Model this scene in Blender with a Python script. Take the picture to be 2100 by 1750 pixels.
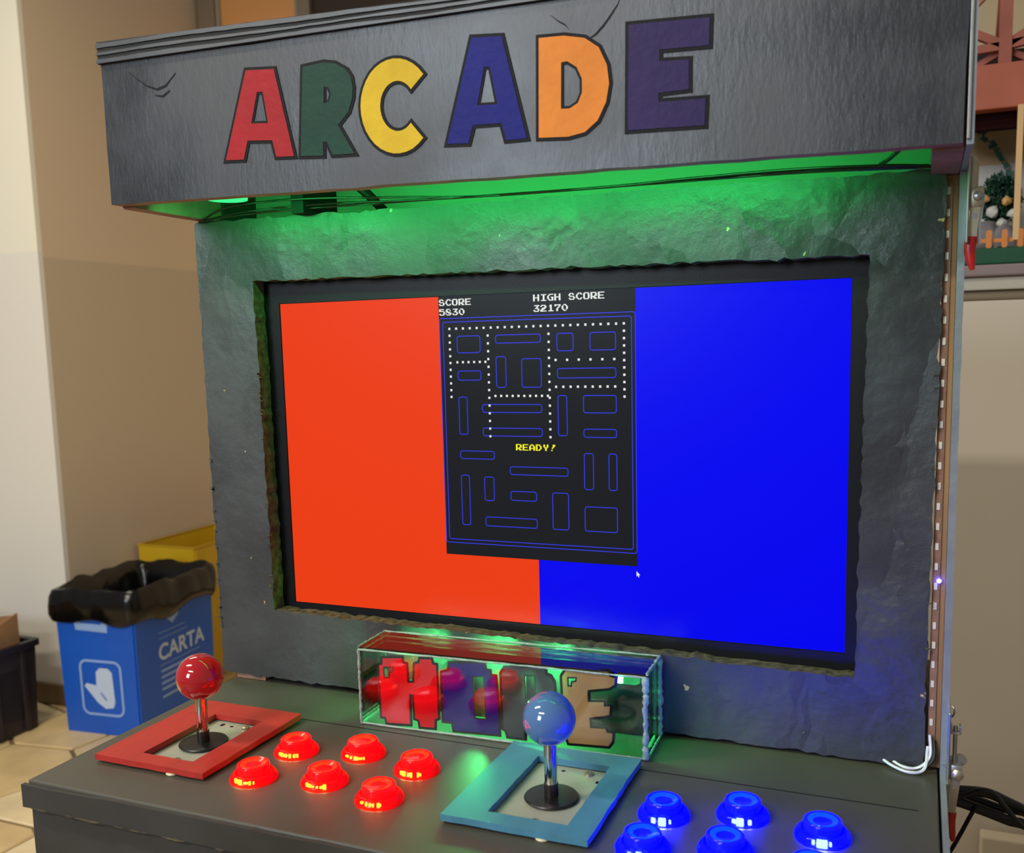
import bpy, bmesh, math, random
from mathutils import Matrix, Vector, noise

S = bpy.context.scene
for _o in list(bpy.data.objects):
    bpy.data.objects.remove(_o)
C = S.collection
random.seed(7)
FZ = -1.209            # floor level (the middle of the monitor is the origin)
PZ = -0.2085           # top of the control panel

# ------------------------------------------------------------------ camera
cam = bpy.data.cameras.new('camera')
camo = bpy.data.objects.new('camera', cam)
C.objects.link(camo)
camo.matrix_world = Matrix((
    (0.925999608, -0.027184826, 0.376544434, 0.282883499),
    (0.376853500, 0.126000034, -0.917663027, -0.708716538),
    (-0.022498102, 0.991657691, 0.126920679, 0.091076398),
    (0, 0, 0, 1)))
cam.sensor_fit = 'HORIZONTAL'
cam.sensor_width = 36.0
cam.lens = 1966.0 / 2100.0 * 36.0
cam.shift_x = -30.0 / 2100.0
cam.shift_y = 90.0 / 2100.0
cam.clip_start = 0.02
cam.dof.use_dof = True
cam.dof.focus_distance = 0.80
cam.dof.aperture_fstop = 12.0
S.camera = camo

# ------------------------------------------------------------------ world, lamps, exposure
w = bpy.data.worlds.new('room_light')
S.world = w
w.use_nodes = True
bg = w.node_tree.nodes['Background']
bg.inputs[0].default_value = (0.98, 0.93, 0.86, 1)
bg.inputs[1].default_value = 0.21
S.view_settings.view_transform = 'Standard'
S.view_settings.look = 'None'
S.view_settings.exposure = 0.0
S.view_settings.gamma = 1.0
S.view_settings.use_curve_mapping = False


def area(name, loc, target, sx, sy, power, col):
    l = bpy.data.lights.new(name, 'AREA')
    l.shape = 'RECTANGLE'
    l.size = sx
    l.size_y = sy
    l.energy = power
    l.color = col
    o = bpy.data.objects.new(name, l)
    C.objects.link(o)
    o.location = loc
    d = Vector(target) - Vector(loc)
    o.rotation_euler = d.to_track_quat('-Z', 'Y').to_euler()
    return o


# fluorescent ceiling lamps of the room and the window behind the photographer
area('ceiling_lamp_light', (-1.6, -0.9, 1.75), (-1.6, -0.9, 0), 1.2, 0.16, 46, (1.0, 0.88, 0.70))
area('ceiling_lamp_light', (-0.8, -2.4, 1.75), (-0.8, -2.4, 0), 1.2, 0.16, 58, (1.0, 0.93, 0.84))
area('ceiling_lamp_light', (-2.1, 0.9, 1.75), (-2.1, 0.9, 0), 1.2, 0.16, 15, (1.0, 0.86, 0.66))
area('window_daylight', (-1.45, -3.6, 1.05), (-0.3, 0, 0.1), 0.9, 1.1, 60, (0.76, 0.88, 1.0))

# ------------------------------------------------------------------ helpers
W = {}


def lin(c):
    return tuple(((v / 255.0) / 12.92 if v / 255.0 <= 0.04045 else ((v / 255.0 + 0.055) / 1.055) ** 2.4) for v in c)


def put(o, M, parent):
    C.objects.link(o)
    W[o.name] = M
    if parent is not None:
        o.parent = parent
        o.matrix_parent_inverse = W[parent.name].inverted()
    o.matrix_basis = M
    return o


def T(x=0, y=0, z=0, rz=0.0, rx=0.0, ry=0.0):
    return Matrix.Translation((x, y, z)) @ Matrix.Rotation(rz, 4, 'Z') @ Matrix.Rotation(ry, 4, 'Y') @ Matrix.Rotation(rx, 4, 'X')


def mesh_from(bm, name, smooth=None):
    bmesh.ops.recalc_face_normals(bm, faces=bm.faces)
    me = bpy.data.meshes.new(name)
    bm.to_mesh(me)
    bm.free()
    if smooth is not None:
        for p in me.polygons:
            p.use_smooth = True
        me.set_sharp_from_angle(angle=math.radians(smooth))
    return me


def obj(name, bm, m, parent=None, M=None, smooth=None, origin=None):
    me = bm if isinstance(bm, bpy.types.Mesh) else mesh_from(bm, name, smooth)
    if origin is not None:
        me.transform(Matrix.Translation(-Vector(origin)))
        M = Matrix.Translation(origin) if M is None else M @ Matrix.Translation(origin)
    for mm in (m if isinstance(m, (list, tuple)) else [m]):
        if mm is not None:
            me.materials.append(mm)
    o = bpy.data.objects.new(name, me)
    return put(o, M if M is not None else Matrix.Identity(4), parent)


def empty(name, loc, rz=0.0):
    o = bpy.data.objects.new(name, None)
    o.empty_display_size = 0.05
    return put(o, T(*loc, rz=rz), None)


def tag(o, label, cat=None, group=None, kind=None):
    if label:
        o['label'] = label
    if cat:
        o['category'] = cat
    if group:
        o['group'] = group
    if kind:
        o['kind'] = kind
    return o


def copy_tree(root, M):
    r = root.copy()
    C.objects.link(r)
    W[r.name] = M
    if root.parent is not None:
        r.parent = root.parent
    r.matrix_basis = M
    for ch in [c for c in root.children]:
        c = ch.copy()
        C.objects.link(c)
        c.parent = r
        c.matrix_parent_inverse = ch.matrix_parent_inverse.copy()
        c.matrix_basis = ch.matrix_basis.copy()
    return r


def box(bm, x0, x1, y0, y1, z0, z1, bev=0.0, mi=0, segs=2):
    r = bmesh.ops.create_cube(bm, size=1.0)
    vs = r['verts']
    for v in vs:
        v.co = Vector(((x0 + x1) / 2 + v.co.x * (x1 - x0), (y0 + y1) / 2 + v.co.y * (y1 - y0), (z0 + z1) / 2 + v.co.z * (z1 - z0)))
    fs = set(f for v in vs for f in v.link_faces)
    for f in fs:
        f.material_index = mi
    if bev > 0:
        es = list(set(e for v in vs for e in v.link_edges))
        bmesh.ops.bevel(bm, geom=es, offset=bev, segments=segs, affect='EDGES', profile=0.5, material=-1)
    return bm


def B(*a, **k):
    return box(bmesh.new(), *a, **k)


def prism(bm, outer, holes, d0, d1, axis='y', mi=0, mi_side=None, mi_hole=None):
    """polygon (u,v) extruded from d0 to d1; axis y: (u,d,v)  z: (u,v,d)  x: (d,u,v)"""
    def P(p, d):
        return {'y': (p[0], d, p[1]), 'z': (p[0], p[1], d), 'x': (d, p[0], p[1])}[axis]
    loops = [outer] + list(holes or [])
    rings = []
    for d in (d0, d1):
        rr = []
        es = []
        for lp in loops:
            vs = [bm.verts.new(P(p, d)) for p in lp]
            for i in range(len(vs)):
                es.append(bm.edges.new((vs[i], vs[(i + 1) % len(vs)])))
            rr.append(vs)
        r = bmesh.ops.triangle_fill(bm, use_beauty=True, use_dissolve=False, edges=es)
        for g in r['geom']:
            if isinstance(g, bmesh.types.BMFace):
                g.material_index = mi
        rings.append(rr)
    for k, (a, b) in enumerate(zip(*rings)):
        n = len(a)
        for i in range(n):
            f = bm.faces.new((a[i], a[(i + 1) % n], b[(i + 1) % n], b[i]))
            f.material_index = (mi_hole if (k > 0 and mi_hole is not None) else (mi_side if mi_side is not None else mi))
    return bm


def area2(p):
    return sum(p[i][0] * p[(i + 1) % len(p)][1] - p[(i + 1) % len(p)][0] * p[i][1] for i in range(len(p))) / 2


def offset(p, d):
    """grow a polygon outwards by d (negative shrinks)"""
    if area2(p) < 0:
        p = p[::-1]
    n = len(p)
    out = []
    for i in range(n):
        a, b, c = Vector(p[i - 1]), Vector(p[i]), Vector(p[(i + 1) % n])
        e1, e2 = (b - a), (c - b)
        if e1.length < 1e-9 or e2.length < 1e-9:
            out.append(tuple(b))
            continue
        e1.normalize()
        e2.normalize()
        n1, n2 = Vector((e1.y, -e1.x)), Vector((e2.y, -e2.x))
        m = n1 + n2
        if m.length < 1e-6:
            m = n1
        m.normalize()
        k = d / max(0.5, m.dot(n1))
        out.append((b.x + m.x * k, b.y + m.y * k))
    return out


def ragged(p, step, amp, rnd):
    out = []
    n = len(p)
    for i in range(n):
        a, b = Vector(p[i]), Vector(p[(i + 1) % n])
        e = b - a
        k = max(1, int(e.length / step))
        nr = Vector((e.y, -e.x)).normalized()
        for j in range(k):
            q = a + e * (j / k)
            if j:
                q = q + nr * rnd.uniform(-amp, amp) * (2.0 if rnd.random() < 0.08 else 1.0)
            out.append((q.x, q.y))
    return out


def rrect(x0, x1, z0, z1, r, k=4):
    pts = []
    for cx, cz, a0 in ((x1 - r, z1 - r, 0), (x0 + r, z1 - r, 90), (x0 + r, z0 + r, 180), (x1 - r, z0 + r, 270)):
        for i in range(k + 1):
            a = math.radians(a0 + 90 * i / k)
            pts.append((cx + r * math.cos(a), cz + r * math.sin(a)))
    return pts


def lathe(bm, prof, n=40, c=(0, 0, 0), mi=0, cap=True):
    rings = []
    for r, z in prof:
        if r < 1e-6:
            rings.append([bm.verts.new((c[0], c[1], c[2] + z))])
        else:
            rings.append([bm.verts.new((c[0] + r * math.cos(2 * math.pi * i / n), c[1] + r * math.sin(2 * math.pi * i / n), c[2] + z)) for i in range(n)])
    for a, b in zip(rings, rings[1:]):
        for i in range(n):
            j = (i + 1) % n
            if len(a) == 1 and len(b) == 1:
                continue
            if len(a) == 1:
                f = bm.faces.new((a[0], b[j], b[i]))
            elif len(b) == 1:
                f = bm.faces.new((a[i], a[j], b[0]))
            else:
                f = bm.faces.new((a[i], a[j], b[j], b[i]))
            f.material_index = mi
    if cap:
        for rg in (rings[0], rings[-1]):
            if len(rg) > 2:
                bm.faces.new(rg).material_index = mi
    return bm


def smooth_path(pts, k=8):
    P = [Vector(p) for p in pts]
    P = [P[0] * 2 - P[1]] + P + [P[-1] * 2 - P[-2]]
    out = []
    for i in range(1, len(P) - 2):
        for j in range(k):
            t = j / k
            a, b, c, d = P[i - 1], P[i], P[i + 1], P[i + 2]
            out.append(0.5 * ((2 * b) + (c - a) * t + (2 * a - 5 * b + 4 * c - d) * t * t + (3 * b - a - 3 * c + d) * t ** 3))
    out.append(P[-2])
    return out


def tube(bm, pts, r, n=10, k=8, flat=None, mi=0):
    P = smooth_path(pts, k) if k > 1 else [Vector(p) for p in pts]
    rr = r if isinstance(r, (list, tuple)) else None
    up = Vector((0, 0, 1))
    rings = []
    for i, p in enumerate(P):
        t = (P[min(i + 1, len(P) - 1)] - P[max(i - 1, 0)]).normalized()
        if abs(t.dot(up)) > 0.99:
            up = Vector((0, 1, 0))
        a = t.cross(up).normalized()
        b = a.cross(t).normalized()
        if not rings:
            pa = a
        else:
            a = (pa - t * pa.dot(t)).normalized()
            b = a.cross(t).normalized()
            pa = a
        if rr:
            f = i / (len(P) - 1) * (len(rr) - 1)
            i0 = min(int(f), len(rr) - 2)
            rad = rr[i0] + (rr[i0 + 1] - rr[i0]) * (f - i0)
        else:
            rad = r
        fl = flat if flat else 1.0
        rings.append([bm.verts.new(p + (a * math.cos(2 * math.pi * q / n) + b * fl * math.sin(2 * math.pi * q / n)) * rad) for q in range(n)])
    for A, Bq in zip(rings, rings[1:]):
        for q in range(n):
            bm.faces.new((A[q], A[(q + 1) % n], Bq[(q + 1) % n], Bq[q])).material_index = mi
    bm.faces.new(rings[0]).material_index = mi
    bm.faces.new(rings[-1]).material_index = mi
    return bm


# ------------------------------------------------------------------ materials
def mat(name, col, rough=0.5, metal=0.0, spec=0.5, coat=0.0, emit=None, estr=0.0, var=0.0, vscale=8.0, bump=0.0, bscale=200.0, bstretch=(1, 1, 1)):
    m = bpy.data.materials.new(name)
    m.use_nodes = True
    nt = m.node_tree
    p = nt.nodes['Principled BSDF']
    c = lin(col)
    p.inputs['Base Color'].default_value = (*c, 1)
    p.inputs['Roughness'].default_value = rough
    p.inputs['Metallic'].default_value = metal
    p.inputs['Specular IOR Level'].default_value = spec
    p.inputs['Coat Weight'].default_value = coat
    p.inputs['Coat Roughness'].default_value = 0.05
    if emit:
        p.inputs['Emission Color'].default_value = (*emit, 1)
        p.inputs['Emission Strength'].default_value = estr
    tc = None
    if var > 0 or bump > 0:
        tc = nt.nodes.new('ShaderNodeTexCoord')
        mp = nt.nodes.new('ShaderNodeMapping')
        mp.inputs['Scale'].default_value = bstretch
        nt.links.new(tc.outputs['Object'], mp.inputs['Vector'])
    if var > 0:
        n = nt.nodes.new('ShaderNodeTexNoise')
        n.inputs['Scale'].default_value = vscale
        n.inputs['Detail'].default_value = 5
        nt.links.new(mp.outputs[0], n.inputs['Vector'])
        r = nt.nodes.new('ShaderNodeMapRange')
        r.inputs['From Min'].default_value = 0.3
        r.inputs['From Max'].default_value = 0.7
        r.inputs['To Min'].default_value = 1 - var
        r.inputs['To Max'].default_value = 1 + var
        nt.links.new(n.outputs['Fac'], r.inputs['Value'])
        h = nt.nodes.new('ShaderNodeHueSaturation')
        h.inputs['Color'].default_value = (*c, 1)
        nt.links.new(r.outputs[0], h.inputs['Value'])
        nt.links.new(h.outputs[0], p.inputs['Base Color'])
    if bump > 0:
        n = nt.nodes.new('ShaderNodeTexNoise')
        n.inputs['Scale'].default_value = bscale
        n.inputs['Detail'].default_value = 4
        nt.links.new(mp.outputs[0], n.inputs['Vector'])
        b = nt.nodes.new('ShaderNodeBump')
        b.inputs['Strength'].default_value = 1.0
        b.inputs['Distance'].default_value = bump
        nt.links.new(n.outputs['Fac'], b.inputs['Height'])
        nt.links.new(b.outputs[0], p.inputs['Normal'])
    return m


def osb_mat(name, col, col2, rough, depth, chips=0.0, flake=26.0, streak=True, fine_amt=0.35, fscale=55):
    """dark paint brushed over chipboard: flake plates, brush strokes, worn chips"""
    m = bpy.data.materials.new(name)
    m.use_nodes = True
    nt = m.node_tree
    N = nt.nodes.new
    L = nt.links.new
    p = nt.nodes['Principled BSDF']
    tc = N('ShaderNodeTexCoord')
    wob = N('ShaderNodeTexNoise')
    wob.inputs['Scale'].default_value = 14
    wob.inputs['Detail'].default_value = 4
    L(tc.outputs['Object'], wob.inputs['Vector'])
    mx = N('ShaderNodeVectorMath')
    mx.operation = 'MULTIPLY_ADD'
    mx.inputs[1].default_value = (0.05, 0.05, 0.05)
    L(wob.outputs['Color'], mx.inputs[0])
    L(tc.outputs['Object'], mx.inputs[2])
    hs = []
    for k, (rot, st) in enumerate(((0.35, (1, 1, 0.36)), (1.25, (1, 1, 0.42)), (-0.5, (1, 1, 0.30)))):
        mp = N('ShaderNodeMapping')
        mp.inputs['Rotation'].default_value = (0, rot, 0)
        mp.inputs['Location'].default_value = (0.37 * k, 0.11, 0.7 * k)
        mp.inputs['Scale'].default_value = st
        L(mx.outputs[0], mp.inputs['Vector'])
        v = N('ShaderNodeTexVoronoi')
        v.inputs['Scale'].default_value = flake * (1 + 0.35 * k)
        v.inputs['Randomness'].default_value = 1.0
        L(mp.outputs[0], v.inputs['Vector'])
        df = N('ShaderNodeVectorMath')
        df.operation = 'SUBTRACT'
        L(mp.outputs[0], df.inputs[0])
        L(v.outputs['Position'], df.inputs[1])
        cc = N('ShaderNodeVectorMath')
        cc.operation = 'SUBTRACT'
        cc.inputs[1].default_value = (0.5, 0.5, 0.5)
        L(v.outputs['Color'], cc.inputs[0])
        dt = N('ShaderNodeVectorMath')
        dt.operation = 'DOT_PRODUCT'
        L(df.outputs[0], dt.inputs[0])
        L(cc.outputs[0], dt.inputs[1])
        ml = N('ShaderNodeMath')
        ml.operation = 'MULTIPLY'
        ml.inputs[1].default_value = flake * (1.0 if k == 0 else 0.6)
        L(dt.outputs['Value'], ml.inputs[0])
        hs.append(ml.outputs[0])
    a1 = N('ShaderNodeMath')
    a1.operation = 'MAXIMUM'
    L(hs[0], a1.inputs[0])
    L(hs[1], a1.inputs[1])
    a2 = N('ShaderNodeMath')
    a2.operation = 'MULTIPLY_ADD'
    a2.inputs[1].default_value = 0.5
    L(hs[2], a2.inputs[0])
    L(a1.outputs[0], a2.inputs[2])
    fine = N('ShaderNodeTexNoise')
    fine.inputs['Scale'].default_value = fscale
    fine.inputs['Detail'].default_value = 9
    fine.inputs['Roughness'].default_value = 0.65
    mpf = N('ShaderNodeMapping')
    mpf.inputs['Scale'].default_value = (2.2, 2.2, 0.8) if streak else (1, 1, 1)
    L(tc.outputs['Object'], mpf.inputs['Vector'])
    L(mpf.outputs[0], fine.inputs['Vector'])
    a3 = N('ShaderNodeMath')
    a3.operation = 'MULTIPLY_ADD'
    a3.inputs[1].default_value = 0.9 if streak is None else fine_amt
    L(fine.outputs['Fac'], a3.inputs[0])
    L(a2.outputs[0], a3.inputs[2])
    b = N('ShaderNodeBump')
    b.inputs['Strength'].default_value = 1.0
    b.inputs['Distance'].default_value = depth
    L(a3.outputs[0], b.inputs['Height'])
    L(b.outputs[0], p.inputs['Normal'])
    # colour
    big = N('ShaderNodeTexNoise')
    big.inputs['Scale'].default_value = 9
    big.inputs['Detail'].default_value = 6
    L(tc.outputs['Object'], big.inputs['Vector'])
    rp = N('ShaderNodeValToRGB')
    rp.color_ramp.elements[0].position = 0.35
    rp.color_ramp.elements[0].color = (*lin(col), 1)
    rp.color_ramp.elements[1].position = 0.68
    rp.color_ramp.elements[1].color = (*lin(col2), 1)
    L(big.outputs['Fac'], rp.inputs[0])
    colout = rp.outputs[0]
    if chips > 0:
        cn = N('ShaderNodeTexNoise')
        cn.inputs['Scale'].default_value = 75
        cn.inputs['Detail'].default_value = 3
        L(tc.outputs['Object'], cn.inputs['Vector'])
        th = N('ShaderNodeMapRange')
        th.inputs['From Min'].default_value = chips
        th.inputs['From Max'].default_value = chips + 0.015
        L(cn.outputs['Fac'], th.inputs['Value'])
        mxc = N('ShaderNodeMix')
        mxc.data_type = 'RGBA'
        mxc.inputs[7].default_value = (*lin((196, 168, 118)), 1)
        L(th.outputs[0], mxc.inputs[0])
        L(colout, mxc.inputs[6])
        colout = mxc.outputs[2]
    L(colout, p.inputs['Base Color'])
    rr = N('ShaderNodeMapRange')
    rr.inputs['From Min'].default_value = 0.3
    rr.inputs['From Max'].default_value = 0.7
    rr.inputs['To Min'].default_value = rough - 0.10
    rr.inputs['To Max'].default_value = rough + 0.22
    L(big.outputs['Fac'], rr.inputs['Value'])
    L(rr.outputs[0], p.inputs['Roughness'])
    return m


def emis(name, col, s):
    m = bpy.data.materials.new(name)
    m.use_nodes = True
    nt = m.node_tree
    nt.nodes.clear()
    o = nt.nodes.new('ShaderNodeOutputMaterial')
    e = nt.nodes.new('ShaderNodeEmission')
    e.inputs[0].default_value = (*col, 1)
    e.inputs[1].default_value = s
    nt.links.new(e.outputs[0], o.inputs[0])
    return m


def screen_mat(name, col, s):
    """picture on a glossy-ish display: it gives off light and reflects a little"""
    return mat(name, (2, 2, 3), rough=0.30, spec=0.12, emit=col, estr=s)


def acrylic(name, tint=(1, 1, 1), ior=1.49, rough=0.0):
    m = bpy.data.materials.new(name)
    m.use_nodes = True
    nt = m.node_tree
    nt.nodes.clear()
    o = nt.nodes.new('ShaderNodeOutputMaterial')
    t = nt.nodes.new('ShaderNodeBsdfTransparent')
    t.inputs[0].default_value = (*tint, 1)
    g = nt.nodes.new('ShaderNodeBsdfGlossy')
    g.inputs['Roughness'].default_value = rough
    f = nt.nodes.new('ShaderNodeFresnel')
    f.inputs[0].default_value = ior
    x = nt.nodes.new('ShaderNodeMixShader')
    nt.links.new(f.outputs[0], x.inputs[0])
    nt.links.new(t.outputs[0], x.inputs[1])
    nt.links.new(g.outputs[0], x.inputs[2])
    nt.links.new(x.outputs[0], o.inputs[0])
    return m


def glow_plastic(name, tint, ecol, estr, clear=0.25, see=None):
    """translucent plastic of an illuminated push button"""
    m = bpy.data.materials.new(name)
    m.use_nodes = True
    nt = m.node_tree
    p = nt.nodes['Principled BSDF']
    o = nt.nodes['Material Output']
    p.inputs['Base Color'].default_value = (*tint, 1)
    p.inputs['Roughness'].default_value = 0.12
    p.inputs['Specular IOR Level'].default_value = 0.22
    p.inputs['Emission Color'].default_value = (*ecol, 1)
    p.inputs['Emission Strength'].default_value = estr
    if clear > 0:
        t = nt.nodes.new('ShaderNodeBsdfTransparent')
        t.inputs[0].default_value = (*(see or tint), 1)
        x = nt.nodes.new('ShaderNodeMixShader')
        x.inputs[0].default_value = 1 - clear
        nt.links.new(t.outputs[0], x.inputs[1])
        nt.links.new(p.outputs[0], x.inputs[2])
        nt.links.new(x.outputs[0], o.inputs[0])
    return m


def wall_mat(name, up, low, zline):
    m = mat(name, up, rough=0.75, bump=0.0006, bscale=60)
    nt = m.node_tree
    p = nt.nodes['Principled BSDF']
    g = nt.nodes.new('ShaderNodeNewGeometry')
    s = nt.nodes.new('ShaderNodeSeparateXYZ')
    nt.links.new(g.outputs['Position'], s.inputs[0])
    r = nt.nodes.new('ShaderNodeMapRange')
    r.inputs['From Min'].default_value = zline - 0.004
    r.inputs['From Max'].default_value = zline + 0.004
    nt.links.new(s.outputs[2], r.inputs['Value'])
    x = nt.nodes.new('ShaderNodeMix')
    x.data_type = 'RGBA'
    x.inputs[6].default_value = (*lin(low), 1)
    x.inputs[7].default_value = (*lin(up), 1)
    nt.links.new(r.outputs[0], x.inputs[0])
    nt.links.new(x.outputs[2], p.inputs['Base Color'])
    return m


M_ = {}
M_['osb'] = osb_mat('grey_painted_chipboard', (54, 55, 58), (69, 71, 74), 0.32, 0.0130, chips=0.735, flake=15.0, streak=False, fine_amt=0.06, fscale=70)
M_['marquee'] = osb_mat('grey_painted_board', (46, 49, 52), (68, 71, 74), 0.30, 0.0010, flake=6, fine_amt=0.26, fscale=110)
M_['panel'] = osb_mat('grey_satin_panel', (70, 68, 59), (77, 75, 67), 0.40, 0.00006, flake=7, streak=False)
M_['front'] = osb_mat('dark_grey_front', (46, 45, 42), (57, 56, 53), 0.5, 0.0004, chips=0.76, flake=10)
M_['ply_grey'] = osb_mat('grey_ply_edge', (72, 76, 80), (92, 96, 99), 0.38, 0.0004, flake=30)
M_['ply_dark'] = mat('dark_ply_groove', (34, 33, 30), 0.7, var=0.3, vscale=60, bump=0.0006, bscale=120)
M_['black'] = mat('black_outline', (14, 13, 16), 0.6, spec=0.2, bump=0.0002, bscale=400)
M_['edge'] = mat('raw_chipboard_edge', (78, 70, 48), 0.85, var=0.7, vscale=170, bump=0.0009, bscale=260)
M_['edge_dark'] = mat('painted_chipboard_edge', (66, 66, 58), 0.7, var=0.6, vscale=150, bump=0.0015, bscale=240)
M_['raw'] = mat('raw_pinkish_wood', (150, 112, 94), 0.7, var=0.25, vscale=40, bump=0.0004, bscale=120, bstretch=(1, 1, 0.2))
M_['batten'] = mat('pine_batten', (160, 120, 72), 0.65, var=0.25, vscale=60, bstretch=(1, 1, 0.1))
M_['white_board'] = mat('white_inner_board', (150, 156, 142), 0.7)
M_['bezel'] = mat('monitor_black_plastic', (10, 10, 14), 0.42, spec=0.3, bump=0.00005, bscale=900)
M_['metal'] = mat('brushed_steel', (176, 178, 176), 0.32, metal=0.9, var=0.12, vscale=80)
M_['metal_warm'] = mat('zinc_plated_steel', (186, 178, 152), 0.36, metal=0.85, var=0.12, vscale=90)
M_['chrome'] = mat('chrome', (214, 210, 205), 0.06, metal=1.0)
M_['trim'] = mat('grey_metal_side', (150, 156, 162), 0.35, metal=0.45, var=0.1, vscale=50, bump=0.0003, bscale=150)
M_['grip'] = mat('red_vinyl_grip', (186, 22, 26), 0.28, coat=0.3)
M_['pcb'] = mat('bare_led_strip', (150, 110, 84), 0.5, var=0.2, vscale=120)
M_['chip'] = mat('led_chip_white', (236, 226, 206), 0.35)
M_['rubber'] = mat('black_cable', (13, 13, 14), 0.45)
M_['white_wire'] = mat('white_wire', (226, 222, 230), 0.4)
M_['dark_wire'] = mat('dark_green_wire', (8, 22, 16), 0.3)

# letter outlines (x, z) in metres
MARQUEE = {
  'R': ([(-0.1267, 0.2914), (-0.1092, 0.2923), (-0.0998, 0.2904), (-0.0907, 0.2851), (-0.0873, 0.2798), (-0.0863, 0.2728), (-0.087, 0.2659), (-0.0905, 0.2572), (-0.0995, 0.249), (-0.0873, 0.2287), (-0.105, 0.2293), (-0.1091, 0.2386), (-0.1126, 0.2389), (-0.1128, 0.2296), (-0.1319, 0.231)],
     [(-0.1098, 0.2762), (-0.1058, 0.2751), (-0.1042, 0.2707), (-0.1058, 0.2659), (-0.1104, 0.2647)]),
  'A1': ([(-0.198, 0.2341), (-0.1757, 0.2953), (-0.1511, 0.2931), (-0.1376, 0.2315), (-0.153, 0.2324), (-0.1556, 0.2443), (-0.1774, 0.2462), (-0.1817, 0.2332)],
     [(-0.1732, 0.2579), (-0.1585, 0.2566), (-0.1617, 0.2788), (-0.1668, 0.2791)]),
  'C': ([(-0.0309, 0.2749), (-0.0344, 0.2792), (-0.0386, 0.2827), (-0.0432, 0.2854), (-0.0482, 0.2871), (-0.0533, 0.2878), (-0.0584, 0.2874), (-0.0633, 0.286), (-0.0679, 0.2836), (-0.072, 0.2802), (-0.0754, 0.2759), (-0.078, 0.271), (-0.0798, 0.2656), (-0.0806, 0.2599), (-0.0804, 0.254), (-0.0792, 0.2482), (-0.0771, 0.2427), (-0.0741, 0.2377), (-0.0704, 0.2333), (-0.066, 0.2298), (-0.0612, 0.2273), (-0.0561, 0.2257), (-0.0509, 0.2253), (-0.0458, 0.2259), (-0.0409, 0.2275), (-0.0365, 0.2302), (-0.0326, 0.2337), (-0.0417, 0.2445), (-0.0436, 0.2427), (-0.0458, 0.2413), (-0.0482, 0.2404), (-0.0507, 0.2401), (-0.0532, 0.2403), (-0.0557, 0.2412), (-0.058, 0.2425), (-0.0601, 0.2443), (-0.0619, 0.2466), (-0.0633, 0.2492), (-0.0643, 0.252), (-0.0649, 0.2551), (-0.065, 0.2581), (-0.0646, 0.2611), (-0.0638, 0.264), (-0.0625, 0.2666), (-0.0608, 0.2688), (-0.0589, 0.2706), (-0.0566, 0.2719), (-0.0542, 0.2727), (-0.0517, 0.273), (-0.0492, 0.2727), (-0.0468, 0.2718), (-0.0445, 0.2704), (-0.0425, 0.2686), (-0.0407, 0.2663)],
     None),
  'A2': ([(-0.0147, 0.2279), (0.0054, 0.2932), (0.0269, 0.2913), (0.0428, 0.226), (0.0284, 0.2261), (0.0254, 0.2373), (0.0048, 0.2381), (0.0011, 0.2269)],
     [(0.0083, 0.2502), (0.0227, 0.2494), (0.0181, 0.2735), (0.0139, 0.2738)]),
  'D': ([(0.0526, 0.2866), (0.0696, 0.2857), (0.0835, 0.2824), (0.0925, 0.2757), (0.0977, 0.2646), (0.099, 0.2534), (0.0969, 0.2425), (0.0912, 0.2319), (0.0826, 0.2257), (0.0716, 0.224), (0.0513, 0.2253)],
     [(0.0675, 0.2699), (0.0717, 0.27), (0.0778, 0.2657), (0.0812, 0.2583), (0.0811, 0.2499), (0.0782, 0.2439), (0.0727, 0.2412), (0.0669, 0.2416)]),
  'E': ([(0.1118, 0.2863), (0.1618, 0.2836), (0.1614, 0.2678), (0.131, 0.2692), (0.1312, 0.2624), (0.1492, 0.2611), (0.1492, 0.244), (0.1305, 0.2439), (0.1305, 0.2387), (0.1594, 0.2374), (0.1587, 0.222), (0.1108, 0.2239)],
     None),
}
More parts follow.
